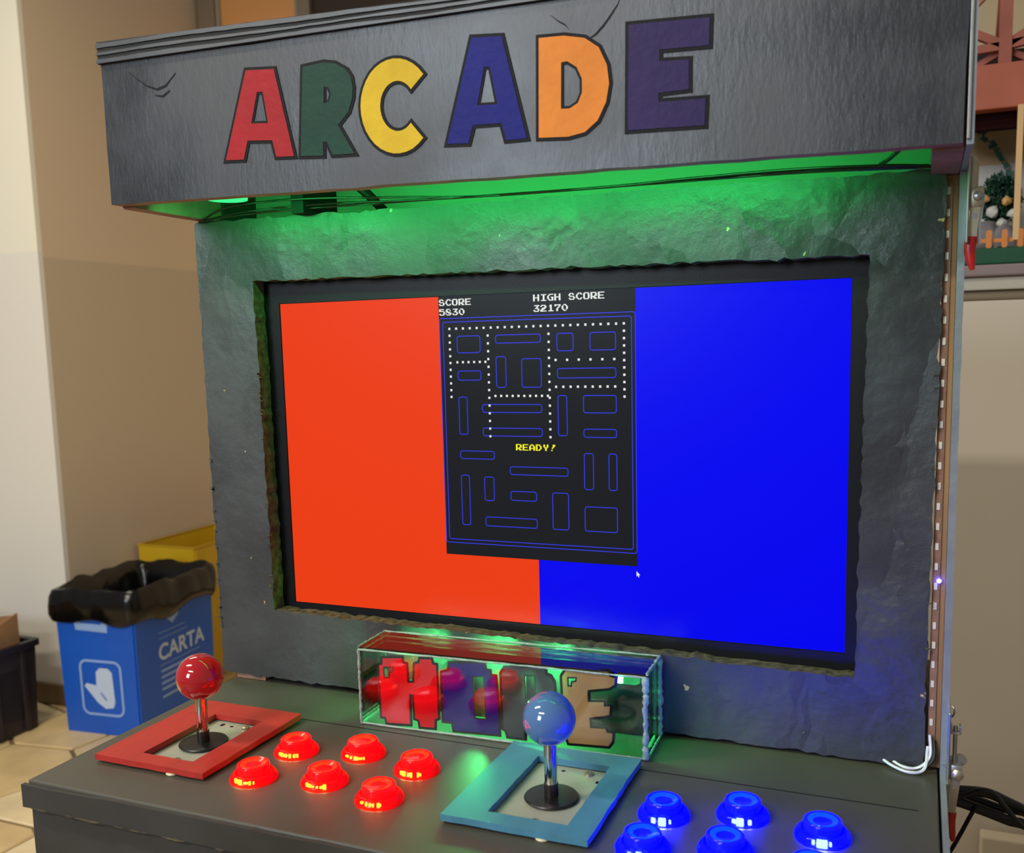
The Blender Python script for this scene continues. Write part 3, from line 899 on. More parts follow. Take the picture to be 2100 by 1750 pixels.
# ------------------------------------------------------------------ toggle clamps on the right side
def clamp_upper():
    r = obj('toggle_clamp', B(0.3073, 0.3090, -0.034, 0.006, 0.150, 0.205, bev=0.0008), M_['metal'], cab)
    tag(r, 'upper steel toggle clamp with red grip beside the marquee')
    obj('hook_plate', (lambda bm: (tube(bm, [(0.3105, -0.025, 0.1790), (0.3105, -0.025, 0.1985), (0.3103, -0.0245, 0.2035)], [0.0036, 0.0036, 0.0022], n=14, k=3, flat=1.3), bm)[-1])(bmesh.new()), M_['metal_warm'], r, smooth=40)
    obj('pivot_block', B(0.3088, 0.3176, -0.030, -0.012, 0.1720, 0.1852, bev=0.0018), M_['metal_warm'], r, smooth=40)
    obj('rivet', lathe(bmesh.new(), [(0, 0), (0.0030, 0), (0.0026, 0.0012), (0.0012, 0.0018), (0, 0.0019)], 20), M_['metal'], r, M=T(0.3140, -0.030, 0.1790, rx=math.pi / 2), smooth=40)
    obj('lever', prism(bmesh.new(), [(0.3098, 0.1735), (0.3162, 0.1735), (0.3135, 0.1530), (0.3086, 0.1530)], None, -0.0290, -0.0265), M_['metal_warm'], r)
    obj('lever_rivet', lathe(bmesh.new(), [(0, 0), (0.0016, 0), (0.0015, 0.0004), (0, 0.0004)], 16), M_['metal'], r, M=T(0.3125, -0.0290, 0.1670, rx=math.pi / 2))
    obj('side_flange', prism(bmesh.new(), [(0.3172, 0.1800), (0.3182, 0.1800), (0.3160, 0.1600), (0.3166, 0.1500), (0.3152, 0.1500), (0.3148, 0.1600)], None, -0.029, -0.016), M_['metal'], r)
    obj('grip', tube(bmesh.new(), [(0.3108, -0.0275, 0.1545), (0.3104, -0.0275, 0.1450), (0.3122, -0.0285, 0.1335)], [0.0036, 0.0037, 0.0035, 0.0028, 0.0014], n=16, k=5, flat=0.7), M_['grip'], r, smooth=60)


def clamp_lower():
    r = obj('toggle_clamp', B(0.3073, 0.3090, -0.034, 0.006, -0.245, -0.158, bev=0.0008), M_['metal'], cab)
    tag(r, 'lower steel toggle clamp with wing nut and red grip beside the control panel')
    obj('hook_rod', tube(bmesh.new(), [(0.3122, -0.024, -0.1700), (0.3122, -0.024, -0.1970)], 0.0014, n=12, k=1), M_['metal'], r, smooth=40)
    bm = B(0.3088, 0.3158, -0.027, -0.021, -0.1752, -0.1735, bev=0.0005)
    for x in (0.3096, 0.3124, 0.3152):
        box(bm, x - 0.0006, x + 0.0006, -0.027, -0.021, -0.1745, -0.1690 if x != 0.3124 else -0.1712, bev=0.0003)
    obj('wing_nut', bm, M_['metal'], r)
    obj('loop', tube(bmesh.new(), [(0.3098, -0.02, -0.1580), (0.3110, -0.021, -0.1590), (0.3112, -0.021, -0.1625), (0.3098, -0.02, -0.1655)], 0.0007, n=8), M_['metal'], r, smooth=60)
    obj('pivot_block', B(0.3088, 0.3172, -0.030, -0.012, -0.2070, -0.1955, bev=0.0018), M_['metal'], r, smooth=40)
    obj('rivet', lathe(bmesh.new(), [(0, 0), (0.0042, 0), (0.0040, 0.0014), (0.0022, 0.0026), (0, 0.0029)], 24), M_['metal_warm'], r, M=T(0.3140, -0.030, -0.2020, rx=math.pi / 2), smooth=40)
    obj('ear', lathe(bmesh.new(), [(0, 0), (0.0040, 0), (0.0040, 0.0016), (0, 0.0016)], 20), M_['metal'], r, M=T(0.3162, -0.021, -0.1945, rx=math.pi / 2), smooth=40)
    obj('lever', prism(bmesh.new(), [(0.3096, -0.2065), (0.3162, -0.2065), (0.3135, -0.2310), (0.3092, -0.2310)], None, -0.0290, -0.0265), M_['metal'], r)
    obj('lever_rivet', lathe(bmesh.new(), [(0, 0), (0.0016, 0), (0.0015, 0.0004), (0, 0.0004)], 16), M_['metal_warm'], r, M=T(0.3128, -0.0290, -0.2135, rx=math.pi / 2))
    obj('grip', tube(bmesh.new(), [(0.3115, -0.0275, -0.2300), (0.3108, -0.0275, -0.2390), (0.3130, -0.0285, -0.2505)], [0.0032, 0.0034, 0.0034, 0.0028, 0.0014], n=16, k=5, flat=0.7), M_['grip'], r, smooth=60)


clamp_upper()
clamp_lower()

# ------------------------------------------------------------------ monitor behind the surround
mon = empty('monitor', (0, 0.03, -0.152))
tag(mon, 'black flat monitor showing a maze game between orange and blue halves', 'monitor')
obj('housing', B(-0.262, 0.262, 0.0012, 0.045, -0.1575, 0.1520, bev=0.004), M_['bezel'], mon)
bm = bmesh.new()
prism(bm, rrect(-0.262, 0.262, -0.1575, 0.152, 0.004), [[(-0.2386, -0.1343), (0.2386, -0.1343), (0.2386, 0.1343), (-0.2386, 0.1343)]], -0.0008, 0.0012)
obj('bezel', bm, M_['bezel'], mon)
lcd = obj('display', B(-0.2384, 0.2384, 0.0002, 0.0010, -0.1341, 0.1341), screen_mat('display_dark', (0.012, 0.013, 0.016), 1.0), mon)
YL = 0.0002


def flat(bm, x0, x1, z0, z1, y):
    bm.faces.new([bm.verts.new(p) for p in ((x0, y, z0), (x1, y, z0), (x1, y, z1), (x0, y, z1))])
    return bm


OR, BL_ = screen_mat('display_orange', (0.83, 0.046, 0.006), 1.0), screen_mat('display_blue', (0.0, 0.0, 0.86), 1.0)
gx0, gx1, gz0, gz1 = -0.0826, 0.0836, -0.0800, 0.1328
bm = bmesh.new()
flat(bm, -0.2381, gx0, -0.1338, 0.1338, YL - 0.0001)
flat(bm, gx0, 0.001, -0.1338, gz0, YL - 0.0001)
obj('orange_field', bm, OR, lcd)
bm = bmesh.new()
flat(bm, gx1, 0.2381, -0.1338, 0.1338, YL - 0.0001)
flat(bm, 0.001, gx1, -0.1338, gz0, YL - 0.0001)
obj('blue_field', bm, BL_, lcd)
obj('game_field', flat(bmesh.new(), gx0, gx1, gz0, 0.1338, YL - 0.0001), screen_mat('display_game', (0.010, 0.011, 0.014), 1.0), lcd)

# pixel lettering
GL = {
    'S': '.####..|##..##.|##.....|.#####.|.....##|##...##|.#####.', 'C': '..####.|.##..##|##.....|##.....|##.....|.##..##|..####.',
    'O': '.#####.|##...##|##...##|##...##|##...##|##...##|.#####.', 'R': '######.|##...##|##...##|##..###|#####..|##.###.|##..###',
    'E': '#######|##.....|##.....|######.|##.....|##.....|#######', 'H': '##...##|##...##|##...##|#######|##...##|##...##|##...##',
    'I': '.######|...##..|...##..|...##..|...##..|...##..|.######', 'G': '..#####|.##....|##.....|##..###|##...##|.##..##|..#####',
    'A': '..###..|.##.##.|##...##|##...##|#######|##...##|##...##', 'D': '#####..|##..##.|##...##|##...##|##...##|##..##.|#####..',
    'Y': '.##..##|.##..##|.##..##|..####.|...##..|...##..|...##..', '!': '....###|....###|....##.|...##..|...#...|.......|..##...',
    '5': '######.|##.....|######.|.....##|.....##|##...##|.#####.', '8': '.####..|##...#.|###..#.|.####..|#..####|#....##|.#####.',
    '3': '.######|....##.|...##..|..####.|.....##|##...##|.#####.', '0': '..###..|.#..##.|##...##|##...##|##...##|.##..#.|..###..',
    '2': '.#####.|##...##|....###|..####.|.####..|###....|#######', '1': '...##..|..###..|...##..|...##..|...##..|...##..|.######',
    '7': '#######|##...##|....##.|...##..|..##...|..##...|..##...'}


def pixels(text, x, ztop, px):
    bm = bmesh.new()
    for i, ch in enumerate(text):
        if ch == ' ':
            continue
        for r, row in enumerate(GL[ch].split('|')):
            j = 0
            while j < 7:
                if row[j] == '#':
                    k = j
                    while k < 7 and row[k] == '#':
                        k += 1
                    flat(bm, x + (i * 8 + j) * px, x + (i * 8 + k) * px, ztop - (r + 1) * px, ztop - r * px, YL - 0.0002)
                    j = k
                else:
                    j += 1
    return bm


WH = screen_mat('display_white', (0.80, 0.82, 0.78), 1.0)
YE = screen_mat('display_yellow', (0.90, 0.86, 0.02), 1.0)
LB = screen_mat('display_line_blue', (0.035, 0.045, 0.80), 1.0)
obj('score_text', pixels('SCORE', -0.0820, 0.1316, 0.00074), WH, lcd)
obj('score_text', pixels('5830', -0.0820, 0.1238, 0.00074), WH, lcd)
obj('score_text', pixels('HIGH SCORE', 0.0008, 0.1322, 0.00074), WH, lcd)
obj('score_text', pixels('32170', 0.0008, 0.1240, 0.00074), WH, lcd)
obj('ready_text', pixels('READY!', -0.0168, 0.0142, 0.00072), YE, lcd)

# a plain maze of rounded blue bars with rows of white dots
X0, X1, Z0, Z1 = -0.0800, 0.0812, -0.0675, 0.1140


def mu(u):
    return X0 + (X1 - X0) * u / 16.0


def mv(v):
    return Z1 + (Z0 - Z1) * v / 18.0


bm = bmesh.new()


def stroke(u0, v0, u1, v1, t=0.00065, rad=0.0022):
    a, b, c, d = mu(u0), mu(u1), mv(v1), mv(v0)
    r = min(rad, (b - a) / 2.01, (d - c) / 2.01)
    o1 = rrect(a, b, c, d, r)
    o2 = rrect(a + t, b - t, c + t, d - t, max(r - t, 0.0002))
    n = len(o1)
    A = [bm.verts.new((p[0], YL - 0.0002, p[1])) for p in o1]
    Bv = [bm.verts.new((p[0], YL - 0.0002, p[1])) for p in o2]
    for i in range(n):
        j = (i + 1) % n
        bm.faces.new((A[i], A[j], Bv[j], Bv[i]))


stroke(-0.25, -0.25, 16.25, 18.25)
stroke(0.05, 0.05, 15.95, 17.95)
for q in ((1.3, 1.2, 3.4, 2.6), (4.7, 1.2, 8.6, 1.9), (9.9, 1.2, 11.3, 2.6), (12.6, 1.2, 14.7, 2.6), (4.7, 2.9, 5.6, 5.4), (6.9, 3.1, 8.6, 5.4), (9.9, 3.9, 14.7, 4.7),
          (1.3, 4.0, 3.4, 4.8), (1.3, 6.1, 2.1, 9.2), (3.4, 6.7, 8.6, 7.4), (9.9, 6.0, 10.7, 9.2), (12.0, 6.0, 14.7, 7.4), (3.4, 8.6, 8.6, 9.3), (12.0, 8.6, 14.7, 9.3),
          (1.3, 10.5, 4.4, 11.2), (12.0, 10.5, 12.8, 13.4), (14.0, 10.5, 14.7, 13.4), (5.7, 11.7, 10.7, 12.4), (1.3, 12.5, 2.1, 16.7), (3.4, 12.6, 4.3, 14.6), (5.7, 13.7, 8.0, 14.5), (9.3, 13.7, 10.7, 16.7),
          (3.4, 15.9, 8.0, 16.7), (12.0, 14.7, 14.7, 16.7)):
    stroke(*q)
obj('maze_lines', bm, LB, lcd)
bm = bmesh.new()
dots = set()
for i in range(25):
    dots.add((round(0.67 + i * 0.611, 2), 0.62))
for k in range(1, 11):
    dots.add((0.67, round(0.62 + k * 0.55, 2)))
    dots.add((15.33, round(0.62 + k * 0.55, 2)))
for k in range(1, 15):
    dots.add((4.06, round(0.62 + k * 0.62, 2)))
    dots.add((9.25, round(0.62 + k * 0.62, 2)))
for i in range(6):
    dots.add((round(1.3 + i * 0.5, 2), 3.32))
    dots.add((round(9.8 + i * 0.95, 2), 3.27))
for i in range(10):
    dots.add((round(4.6 + i * 0.5, 2), 6.05))
for i in range(9):
    dots.add((round(9.8 + i * 0.6, 2), 5.35))
for u, v in dots:
    x, z = mu(u), mv(v)
    flat(bm, x - 0.0009, x + 0.0009, z - 0.0009, z + 0.0009, YL - 0.0002)
obj('maze_dots', bm, WH, lcd)
bm = bmesh.new()
bm.faces.new([bm.verts.new((0.0828 + a * 0.0003, YL - 0.0002, -0.0838 - b * 0.0003)) for a, b in ((0, 0), (0, 14), (3, 11), (5.5, 16.5), (7.5, 15.5), (5.5, 10.5), (10, 10))])
obj('mouse_pointer', bm, WH, lcd)
obj('power_led', B(0.1835, 0.1855, -0.0012, -0.0008, -0.1490, -0.1478), emis('cyan_power_led', (0.3, 0.8, 1.0), 3.0), mon)

# ------------------------------------------------------------------ clear case with the HOPE letters
case = empty('letter_display_case', (-0.011, -0.0455, PZ), rz=math.radians(1.9))
tag(case, 'clear acrylic box with painted pixel letters reading HOPE and a green lamp inside', 'display case')
CM = W[case.name]
AC = acrylic('clear_acrylic', ior=1.42)
HW, HD, HH, TH = 0.118, 0.0222, 0.0625, 0.0022


def cpart(name, bm, m, parent=case, smooth=None):
    return obj(name, bm, m, parent, M=CM.copy(), smooth=smooth)


z0 = 0.0004
cpart('front_pane', B(-HW, HW, -HD, -HD + TH, z0, HH), AC)
cpart('back_pane', B(-HW, HW, HD - TH, HD, z0, HH), AC)
cpart('top_pane', B(-HW, HW, -HD, HD, HH + 0.0001, HH + TH), acrylic('clear_acrylic_lid', ior=1.9))
cpart('side_pane', B(-HW, -HW + TH, -HD + TH + 0.0001, HD - TH - 0.0001, z0, HH), AC)
cpart('side_pane', B(HW - TH, HW, -HD + TH + 0.0001, HD - TH - 0.0001, z0, HH), AC)
glue = mat('cloudy_acrylic_glue', (206, 230, 222), 0.25, bump=0.002, bscale=300)
_p = glue.node_tree.nodes['Principled BSDF']
_p.inputs['Transmission Weight'].default_value = 0.55
rg_ = random.Random(9)


def bead(a, b, r, wob=0.35):
    n = 26
    pts = [Vector(a).lerp(Vector(b), i / n) + Vector((rg_.uniform(-1, 1), rg_.uniform(-1, 1), rg_.uniform(-1, 1))) * r * wob for i in range(n + 1)]
    return tube(bmesh.new(), pts, [r * rg_.uniform(0.6, 1.25) for _ in range(n + 1)], n=7, k=1)


for a, b, r in (((-HW, -HD, z0), (-HW, -HD, HH), 0.0011), ((HW - 0.001, -HD, z0 + 0.001), (HW - 0.001, -HD, HH), 0.0024), ((HW, HD, 0.002), (HW, HD, HH), 0.0020), ((-HW, HD, 0.002), (-HW, HD, HH), 0.0010),
                ((-HW, -HD, HH), (HW, -HD, HH), 0.0009), ((-HW, HD, HH + TH), (HW, HD, HH + TH), 0.0009), ((-HW, -HD, HH + TH), (-HW, HD, HH + TH), 0.0009), ((HW, -HD, HH + TH), (HW, HD, HH + TH), 0.0013),
                ((-HW, -HD, 0.0012), (HW, -HD, 0.0012), 0.0008), ((HW, -HD, 0.0012), (HW, HD, 0.0012), 0.0009), ((-HW, -HD, 0.0012), (-HW, HD, 0.0012), 0.0008)):
    cpart('glue_seam', bead(a, b, r, 0.2), glue, smooth=60)
inv = CM.inverted()
HC = {'H': (216, 14, 26), 'O': (26, 12, 120), 'P': (60, 70, 66), 'E': (184, 142, 84)}
for k in 'HOPE':
    o_, h_ = HOPE[k]
    loc = [tuple((inv @ Vector((p[0], -0.0660, p[1]))).xz) for p in o_]
    lh = [tuple((inv @ Vector((p[0], -0.0660, p[1]))).xz) for p in h_]
    if area2(loc) < 0:
        loc = loc[::-1]
    yl = -HD + TH
    g = cpart('letter_outline', prism(bmesh.new(), offset(loc, 0.0021), [offset(lh, -0.0012)], yl + 0.0004, yl + 0.0008), M_['black'])
    cpart('letter', prism(bmesh.new(), loc, [lh], yl + 0.0002, yl + 0.0004), mat('letter_enamel', HC[k], 0.5, spec=0.1, var=0.08, vscale=60))
# green bulb lamps inside the case
bulb = lathe(bmesh.new(), [(0, 0), (0.0028, 0.0005), (0.0032, 0.003), (0.0029, 0.006), (0.0016, 0.008), (0, 0.0086)], 20)
cpart('bulb', (bulb.transform(T(0.0955, 0.0, 0.0515, ry=-math.pi / 2)), bulb)[-1], emis('green_bulb', (0.10, 1.0, 0.28), 14), smooth=60)
cpart('bulb_socket', (lambda bm: (lathe(bm, [(0, 0), (0.0034, 0), (0.0034, 0.009), (0.002, 0.012), (0, 0.012)], 16), bm.transform(T(0.0955, 0, 0.0515, ry=math.pi / 2)), bm)[0:3][-1])(bmesh.new()), glow_plastic('green_socket', (0.1, 0.6, 0.2), (0.02, 0.4, 0.08), 0.6, 0.3), smooth=40)
for bx in (-0.095, -0.03, 0.035):
    b2 = lathe(bmesh.new(), [(0, 0), (0.0022, 0.0005), (0.0025, 0.003), (0.0022, 0.005), (0.0012, 0.0065), (0, 0.007)], 14)
    cpart('bulb', (b2.transform(T(bx, 0.008, HH - 0.0075)), b2)[-1], emis('green_bulb_dim', (0.08, 1.0, 0.22), 5), smooth=60)
for bx, pw in ((-0.085, 0.34), (-0.02, 0.46), (0.030, 0.46), (0.065, 0.10)):
    l = bpy.data.lights.new('green_bulb_light', 'POINT')
    l.energy = pw
    l.color = (0.06, 1.0, 0.22)
    l.shadow_soft_size = 0.004
    lo = bpy.data.objects.new('green_bulb_light', l)
    C.objects.link(lo)
    lo.matrix_world = CM @ T(bx, 0.004, 0.046)

# ------------------------------------------------------------------ blue paper bin, its bag, yellow bin
def text_mesh(s, size, M, y=0.0):
    cu = bpy.data.curves.new('text', 'FONT')
    cu.body = s
    cu.size = size
    cu.align_x = 'LEFT'
    cu.offset = size * 0.02
    o = bpy.data.objects.new('text', cu)
    C.objects.link(o)
    bpy.context.view_layer.update()
    me = bpy.data.meshes.new_from_object(o)
    bpy.data.objects.remove(o)
    bpy.data.curves.remove(cu)
    me.materials.clear()
    me.transform(M)
    return me


def bin_body(w0, d0, w1, d1, h, t=0.006):
    bm = bmesh.new()

    def ring(w, d, z):
        return [bm.verts.new((sx * w / 2, sy * d / 2, z)) for sx, sy in ((-1, -1), (1, -1), (1, 1), (-1, 1))]
    a, b, c, d_ = ring(w0, d0, 0), ring(w1, d1, h), ring(w1 - 2 * t, d1 - 2 * t, h), ring(w0 - 2 * t, d0 - 2 * t, t)
    for p, q in ((a, b), (b, c), (c, d_)):
        for i in range(4):
            bm.faces.new((p[i], p[(i + 1) % 4], q[(i + 1) % 4], q[i]))
    bm.faces.new(a[::-1])
    bm.faces.new(d_)
    es = [e for e in bm.edges if abs(e.verts[0].co.z - e.verts[1].co.z) > 0.2]
    bmesh.ops.bevel(bm, geom=es, offset=0.006, segments=2, affect='EDGES')
    return bm


BW, BD, BH = 0.312, 0.43, 0.485
bn = empty('recycling_bin', (-2.328, 1.895, FZ), rz=math.radians(5.5))
tag(bn, 'blue cardboard paper recycling bin marked CARTA on the stone floor', 'bin')
BM_ = W[bn.name]
obj('body', bin_body(BW, BD, BW + 0.014, BD + 0.016, BH), mat('blue_printed_cardboard', (22, 92, 206), 0.42, var=0.05, vscale=6), bn, M=BM_.copy())
ink = mat('pale_blue_print', (150, 184, 240), 0.5)
ink2 = mat('white_blue_print', (196, 214, 246), 0.5)
# printed faces: a plane that follows the slight flare of each side
FM = BM_ @ Matrix.Translation((0, -BD / 2 - 0.0006, 0)) @ Matrix.Rotation(math.atan2(0.008, BH), 4, 'X')
RM = BM_ @ Matrix.Translation((BW / 2 + 0.0006, 0, 0)) @ Matrix.Rotation(math.atan2(0.007, BH), 4, 'Y') @ Matrix.Rotation(math.pi / 2, 4, 'Z') 


def decal(name, outer, holes, m, MX):
    obj(name, prism(bmesh.new(), outer, holes, -0.0006, 0.0), m, bn, M=MX.copy())


a = rrect(-0.078, 0.096, 0.068, 0.268, 0.03, 6)
decal('printed_icon', a, [offset(a, -0.008)], ink, FM)
decal('printed_icon', [(-0.010, 0.225), (0.006, 0.240), (0.040, 0.240), (0.056, 0.226), (0.060, 0.120), (0.052, 0.100), (0.020, 0.094), (-0.012, 0.115), (-0.062, 0.172), (-0.052, 0.182), (-0.012, 0.176)], [[(0.0, 0.150), (0.006, 0.152), (0.028, 0.126), (0.022, 0.124)]], ink2, FM)
decal('printed_label', [(-0.085, 0.415), (-0.078, 0.372), (0.052, 0.368), (0.056, 0.440), (0.030, 0.440), (0.030, 0.395), (-0.060, 0.398), (-0.066, 0.418)], None, ink, FM)
obj('printed_text', text_mesh('CARTA', 0.080, Matrix.Translation((-0.105, -0.0004, 0.238)) @ Matrix.Rotation(math.pi / 2, 4, 'X')), ink2, bn, M=RM.copy())
decal('printed_lines', rrect(-0.10, 0.13, 0.218, 0.222, 0.002), None, ink, RM)
for i, (z, x1) in enumerate(((0.198, 0.08), (0.176, 0.05), (0.154, 0.06), (0.132, 0.03), (0.104, 0.01))):
    decal('printed_lines', rrect(-0.095, x1, z - 0.005, z + 0.003, 0.002), None, ink, RM)
decal('printed_lines', rrect(-0.10, 0.05, 0.335, 0.339, 0.002), None, ink, RM)
decal('printed_lines', rrect(-0.10, 0.06, 0.315, 0.319, 0.002), None, ink, RM)
decal('printed_emblem', [(-0.06, 0.415), (-0.02, 0.395), (0.02, 0.412), (0.012, 0.38), (-0.022, 0.355), (-0.052, 0.38)], None, ink, RM)

# black bag folded over the rim
bm = bmesh.new()
na = 120
prof = [(-0.055, -0.20), (-0.045, -0.09), (-0.030, -0.01), (-0.014, 0.022), (0.004, 0.034), (0.018, 0.026), (0.026, 0.002), (0.029, -0.030), (0.028, -0.060), (0.020, -0.082), (0.012, -0.088)]
rings = []
per = rrect(-(BW + 0.014) / 2, (BW + 0.014) / 2, -(BD + 0.016) / 2, (BD + 0.016) / 2, 0.03, 6)
# resample the rim evenly
cum = [0]
for i in range(len(per)):
    a_, b_ = per[i], per[(i + 1) % len(per)]
    cum.append(cum[-1] + math.hypot(b_[0] - a_[0], b_[1] - a_[1]))
for i in range(na):
    s = cum[-1] * i / na
    k = max(j for j in range(len(per)) if cum[j] <= s)
    t = (s - cum[k]) / max(1e-9, cum[k + 1] - cum[k])
    a_, b_ = per[k], per[(k + 1) % len(per)]
    p = Vector((a_[0] + (b_[0] - a_[0]) * t, a_[1] + (b_[1] - a_[1]) * t))
    nr = Vector((p.x / BW, p.y / BD))
    nr.normalize()
    row = []
    for q, (dr, dz) in enumerate(prof):
        ph = p * 1.0
        f = noise.noise((p.x * 16, p.y * 16, q * 0.35)) * 0.013 + noise.noise((p.x * 45, p.y * 45, q * 0.8 + 3)) * 0.002
        hem = 1.0 + 0.55 * noise.noise((p.x * 7 + 9, p.y * 7, 1.7))
        zz = dz * (hem if dz < -0.02 and dr > 0 else 1.0) + f * (1.1 if dr < 0.01 else 0.5)
        rr = max(dr + f * 0.7, 0.009) if dr > 0.006 else min(dr + f * 0.8, -0.008 if dz < 0.01 else 0.02)
        row.append(bm.verts.new((p.x + nr.x * rr, p.y + nr.y * rr, BH + zz)))
    rings.append(row)
for i in range(na):
    for q in range(len(prof) - 1):
        bm.faces.new((rings[i][q], rings[(i + 1) % na][q], rings[(i + 1) % na][q + 1], rings[i][q + 1]))
bag = obj('bin_bag', bm, mat('black_polythene', (6, 6, 7), 0.22, spec=0.5, bump=0.0015, bscale=26), None, M=BM_.copy(), smooth=60)
tag(bag, 'shiny black bin bag folded over the rim of the blue paper bin', 'bin bag')

yb = empty('recycling_bin', (-2.455, 2.42, FZ))
tag(yb, 'yellow recycling bin standing behind the blue paper bin', 'bin')
obj('body', bin_body(0.26, 0.44, 0.29, 0.46, 0.55), mat('yellow_cardboard', (206, 168, 24), 0.5, var=0.08, vscale=8), yb, M=W[yb.name].copy())
obj('rim_fold', (lambda bm: prism(bm, [(-0.147, -0.232), (0.147, -0.232), (0.147, 0.232), (-0.147, 0.232)], [[(-0.137, -0.222), (0.137, -0.222), (0.137, 0.222), (-0.137, 0.222)]], 0.551, 0.556, axis='z'))(bmesh.new()), mat('yellow_fold', (188, 150, 18), 0.55), yb, M=W[yb.name].copy())

# dark crate with a cardboard box inside
cr = empty('crate', (-2.83, 1.44, FZ))
tag(cr, 'dark brown plastic crate against the pale wall beside the blue bin', 'crate')
crm = mat('dark_plastic', (44, 36, 36), 0.5, var=0.2, vscale=20)
CX = W[cr.name]
bm = bin_body(0.48, 0.44, 0.50, 0.46, 0.315, 0.008)
obj('body', bm, crm, cr, M=CX.copy())
obj('rim', prism(bmesh.new(), rrect(-0.262, 0.262, -0.238, 0.238, 0.012), [rrect(-0.241, 0.241, -0.217, 0.217, 0.01)], 0.300, 0.322, axis='z'), mat('crate_rim', (30, 25, 26), 0.45), cr, M=CX.copy())
for y in (-0.17, -0.06, 0.06, 0.17):
    obj('rib', B(0.238, 0.254, y - 0.009, y + 0.009, 0.01, 0.30, bev=0.002), crm, cr, M=CX.copy())
obj('side_recess', B(0.2405, 0.2475, -0.15, 0.15, 0.06, 0.24), mat('crate_recess', (22, 18, 20), 0.6), cr, M=CX.copy())
cb = empty('cardboard_box', (-2.83, 1.44, FZ + 0.0085))
tag(cb, 'open brown cardboard box sitting inside the dark crate', 'box')
CBX = W[cb.name]
cbm = mat('corrugated_cardboard', (168, 128, 88), 0.75, var=0.1, vscale=14)
for nm, pl in (('wall', [(-0.19, 0.0), (0.19, 0.0), (0.195, 0.40), (0.10, 0.385), (-0.02, 0.39), (-0.19, 0.40)]),):
    obj(nm, prism(bmesh.new(), pl, None, 0.198, 0.203), cbm, cb, M=CBX.copy())
    obj(nm, prism(bmesh.new(), pl, None, -0.203, -0.198), cbm, cb, M=CBX.copy())
    obj(nm, prism(bmesh.new(), [(-0.198, 0.0), (0.198, 0.0), (0.198, 0.41), (0.12, 0.385), (-0.05, 0.38), (-0.198, 0.395)], None, 0.2035, 0.2085, axis='x'), cbm, cb, M=CBX.copy())
    obj(nm, prism(bmesh.new(), [(-0.198, 0.0), (0.198, 0.0), (0.198, 0.40), (-0.198, 0.39)], None, -0.2085, -0.2035, axis='x'), cbm, cb, M=CBX.copy())
obj('bottom', B(-0.19, 0.19, -0.197, 0.197, 0.0, 0.004), cbm, cb, M=CBX.copy())

# ------------------------------------------------------------------ cupboard on the right and the model house on it
cup = empty('cupboard', (0.95, 1.25, FZ))
tag(cup, 'tall cream cupboard with a grey-mauve top edge behind the arcade cabinet', 'cupboard')
cream = mat('cream_cupboard', (226, 217, 200), 0.5, var=0.04, vscale=3)
x0c, x1c, yf, yb_ = 0.20, 1.60, 1.0, 1.48
obj('carcass', B(x0c, x1c, yf + 0.02, yb_, FZ, 0.186), cream, cup)
obj('top_board', B(x0c - 0.01, x1c + 0.01, yf - 0.012, yb_, 0.1865, 0.2045, bev=0.003), mat('grey_mauve_edge', (150, 134, 134), 0.5), cup)
obj('cornice', B(x0c, x1c, yf - 0.002, yf + 0.0195, 0.1655, 0.186, bev=0.002), mat('pale_cornice', (206, 202, 188), 0.5), cup)
obj('moulding', B(x0c, x1c, yf + 0.006, yf + 0.0195, 0.1500, 0.1650, bev=0.004), mat('taupe_moulding', (142, 128, 106), 0.5), cup)
obj('door', B(x0c, 0.895, yf, yf + 0.0195, FZ + 0.06, 0.1490, bev=0.002), cream, cup)
obj('door', B(0.899, x1c, yf, yf + 0.0195, FZ + 0.06, 0.1490, bev=0.002), cream, cup)
obj('door_knob', lathe(bmesh.new(), [(0, 0), (0.008, 0), (0.006, 0.012), (0.013, 0.02), (0.012, 0.028), (0, 0.031)], 20), M_['metal'], cup, M=T(0.86, yf, -0.4, rx=math.pi / 2), smooth=40)

pan = tag(obj('board', B(0.398, 0.95, 0.955, 0.985, FZ, -0.728, bev=0.004), mat('pale_cream_board', (226, 212, 184), 0.5)), 'pale cream board standing on the floor against the cupboard doors', 'board')

hs = empty('model_house', (0.62, 1.15, 0.205))
tag(hs, 'wooden model house with terracotta roof timbers on top of the cream cupboard', 'model house')
terra = mat('terracotta_wood', (178, 96, 72), 0.65, var=0.1, vscale=14)
terra2 = mat('dusty_terracotta_wood', (164, 94, 76), 0.7, var=0.15, vscale=20)
obj('base_board', B(0.26, 1.10, 0.992, 1.35, 0.2052, 0.2300, bev=0.002), mat('green_base', (16, 82, 54), 0.55), hs)
obj('house_wall', B(0.30, 1.06, 1.24, 1.25, 0.2302, 0.395), mat('house_white_wall', (210, 208, 206), 0.7), hs)
obj('house_wall', B(0.30, 1.06, 1.24, 1.25, 0.3952, 0.470), mat('house_tan_wall', (190, 164, 130), 0.7), hs)
obj('roof_beam', B(0.27, 1.09, 1.000, 1.030, 0.4425, 0.5100, bev=0.002), terra, hs)
obj('eave_board', B(0.28, 1.08, 1.0305, 1.05, 0.4180, 0.452), mat('dark_brown_wood', (40, 16, 16), 0.95, spec=0.05), hs)
obj('roof_floor', B(0.28, 1.08, 1.0305, 1.24, 0.470, 0.480), mat('dark_roof', (52, 34, 28), 0.7), hs)
obj('roof_back', prism(bmesh.new(), [(0.28, 0.481), (1.08, 0.481), (1.04, 0.545), (0.30, 0.552)], None, 1.09, 1.10), mat('dark_roof_back', (40, 26, 22), 0.7), hs)


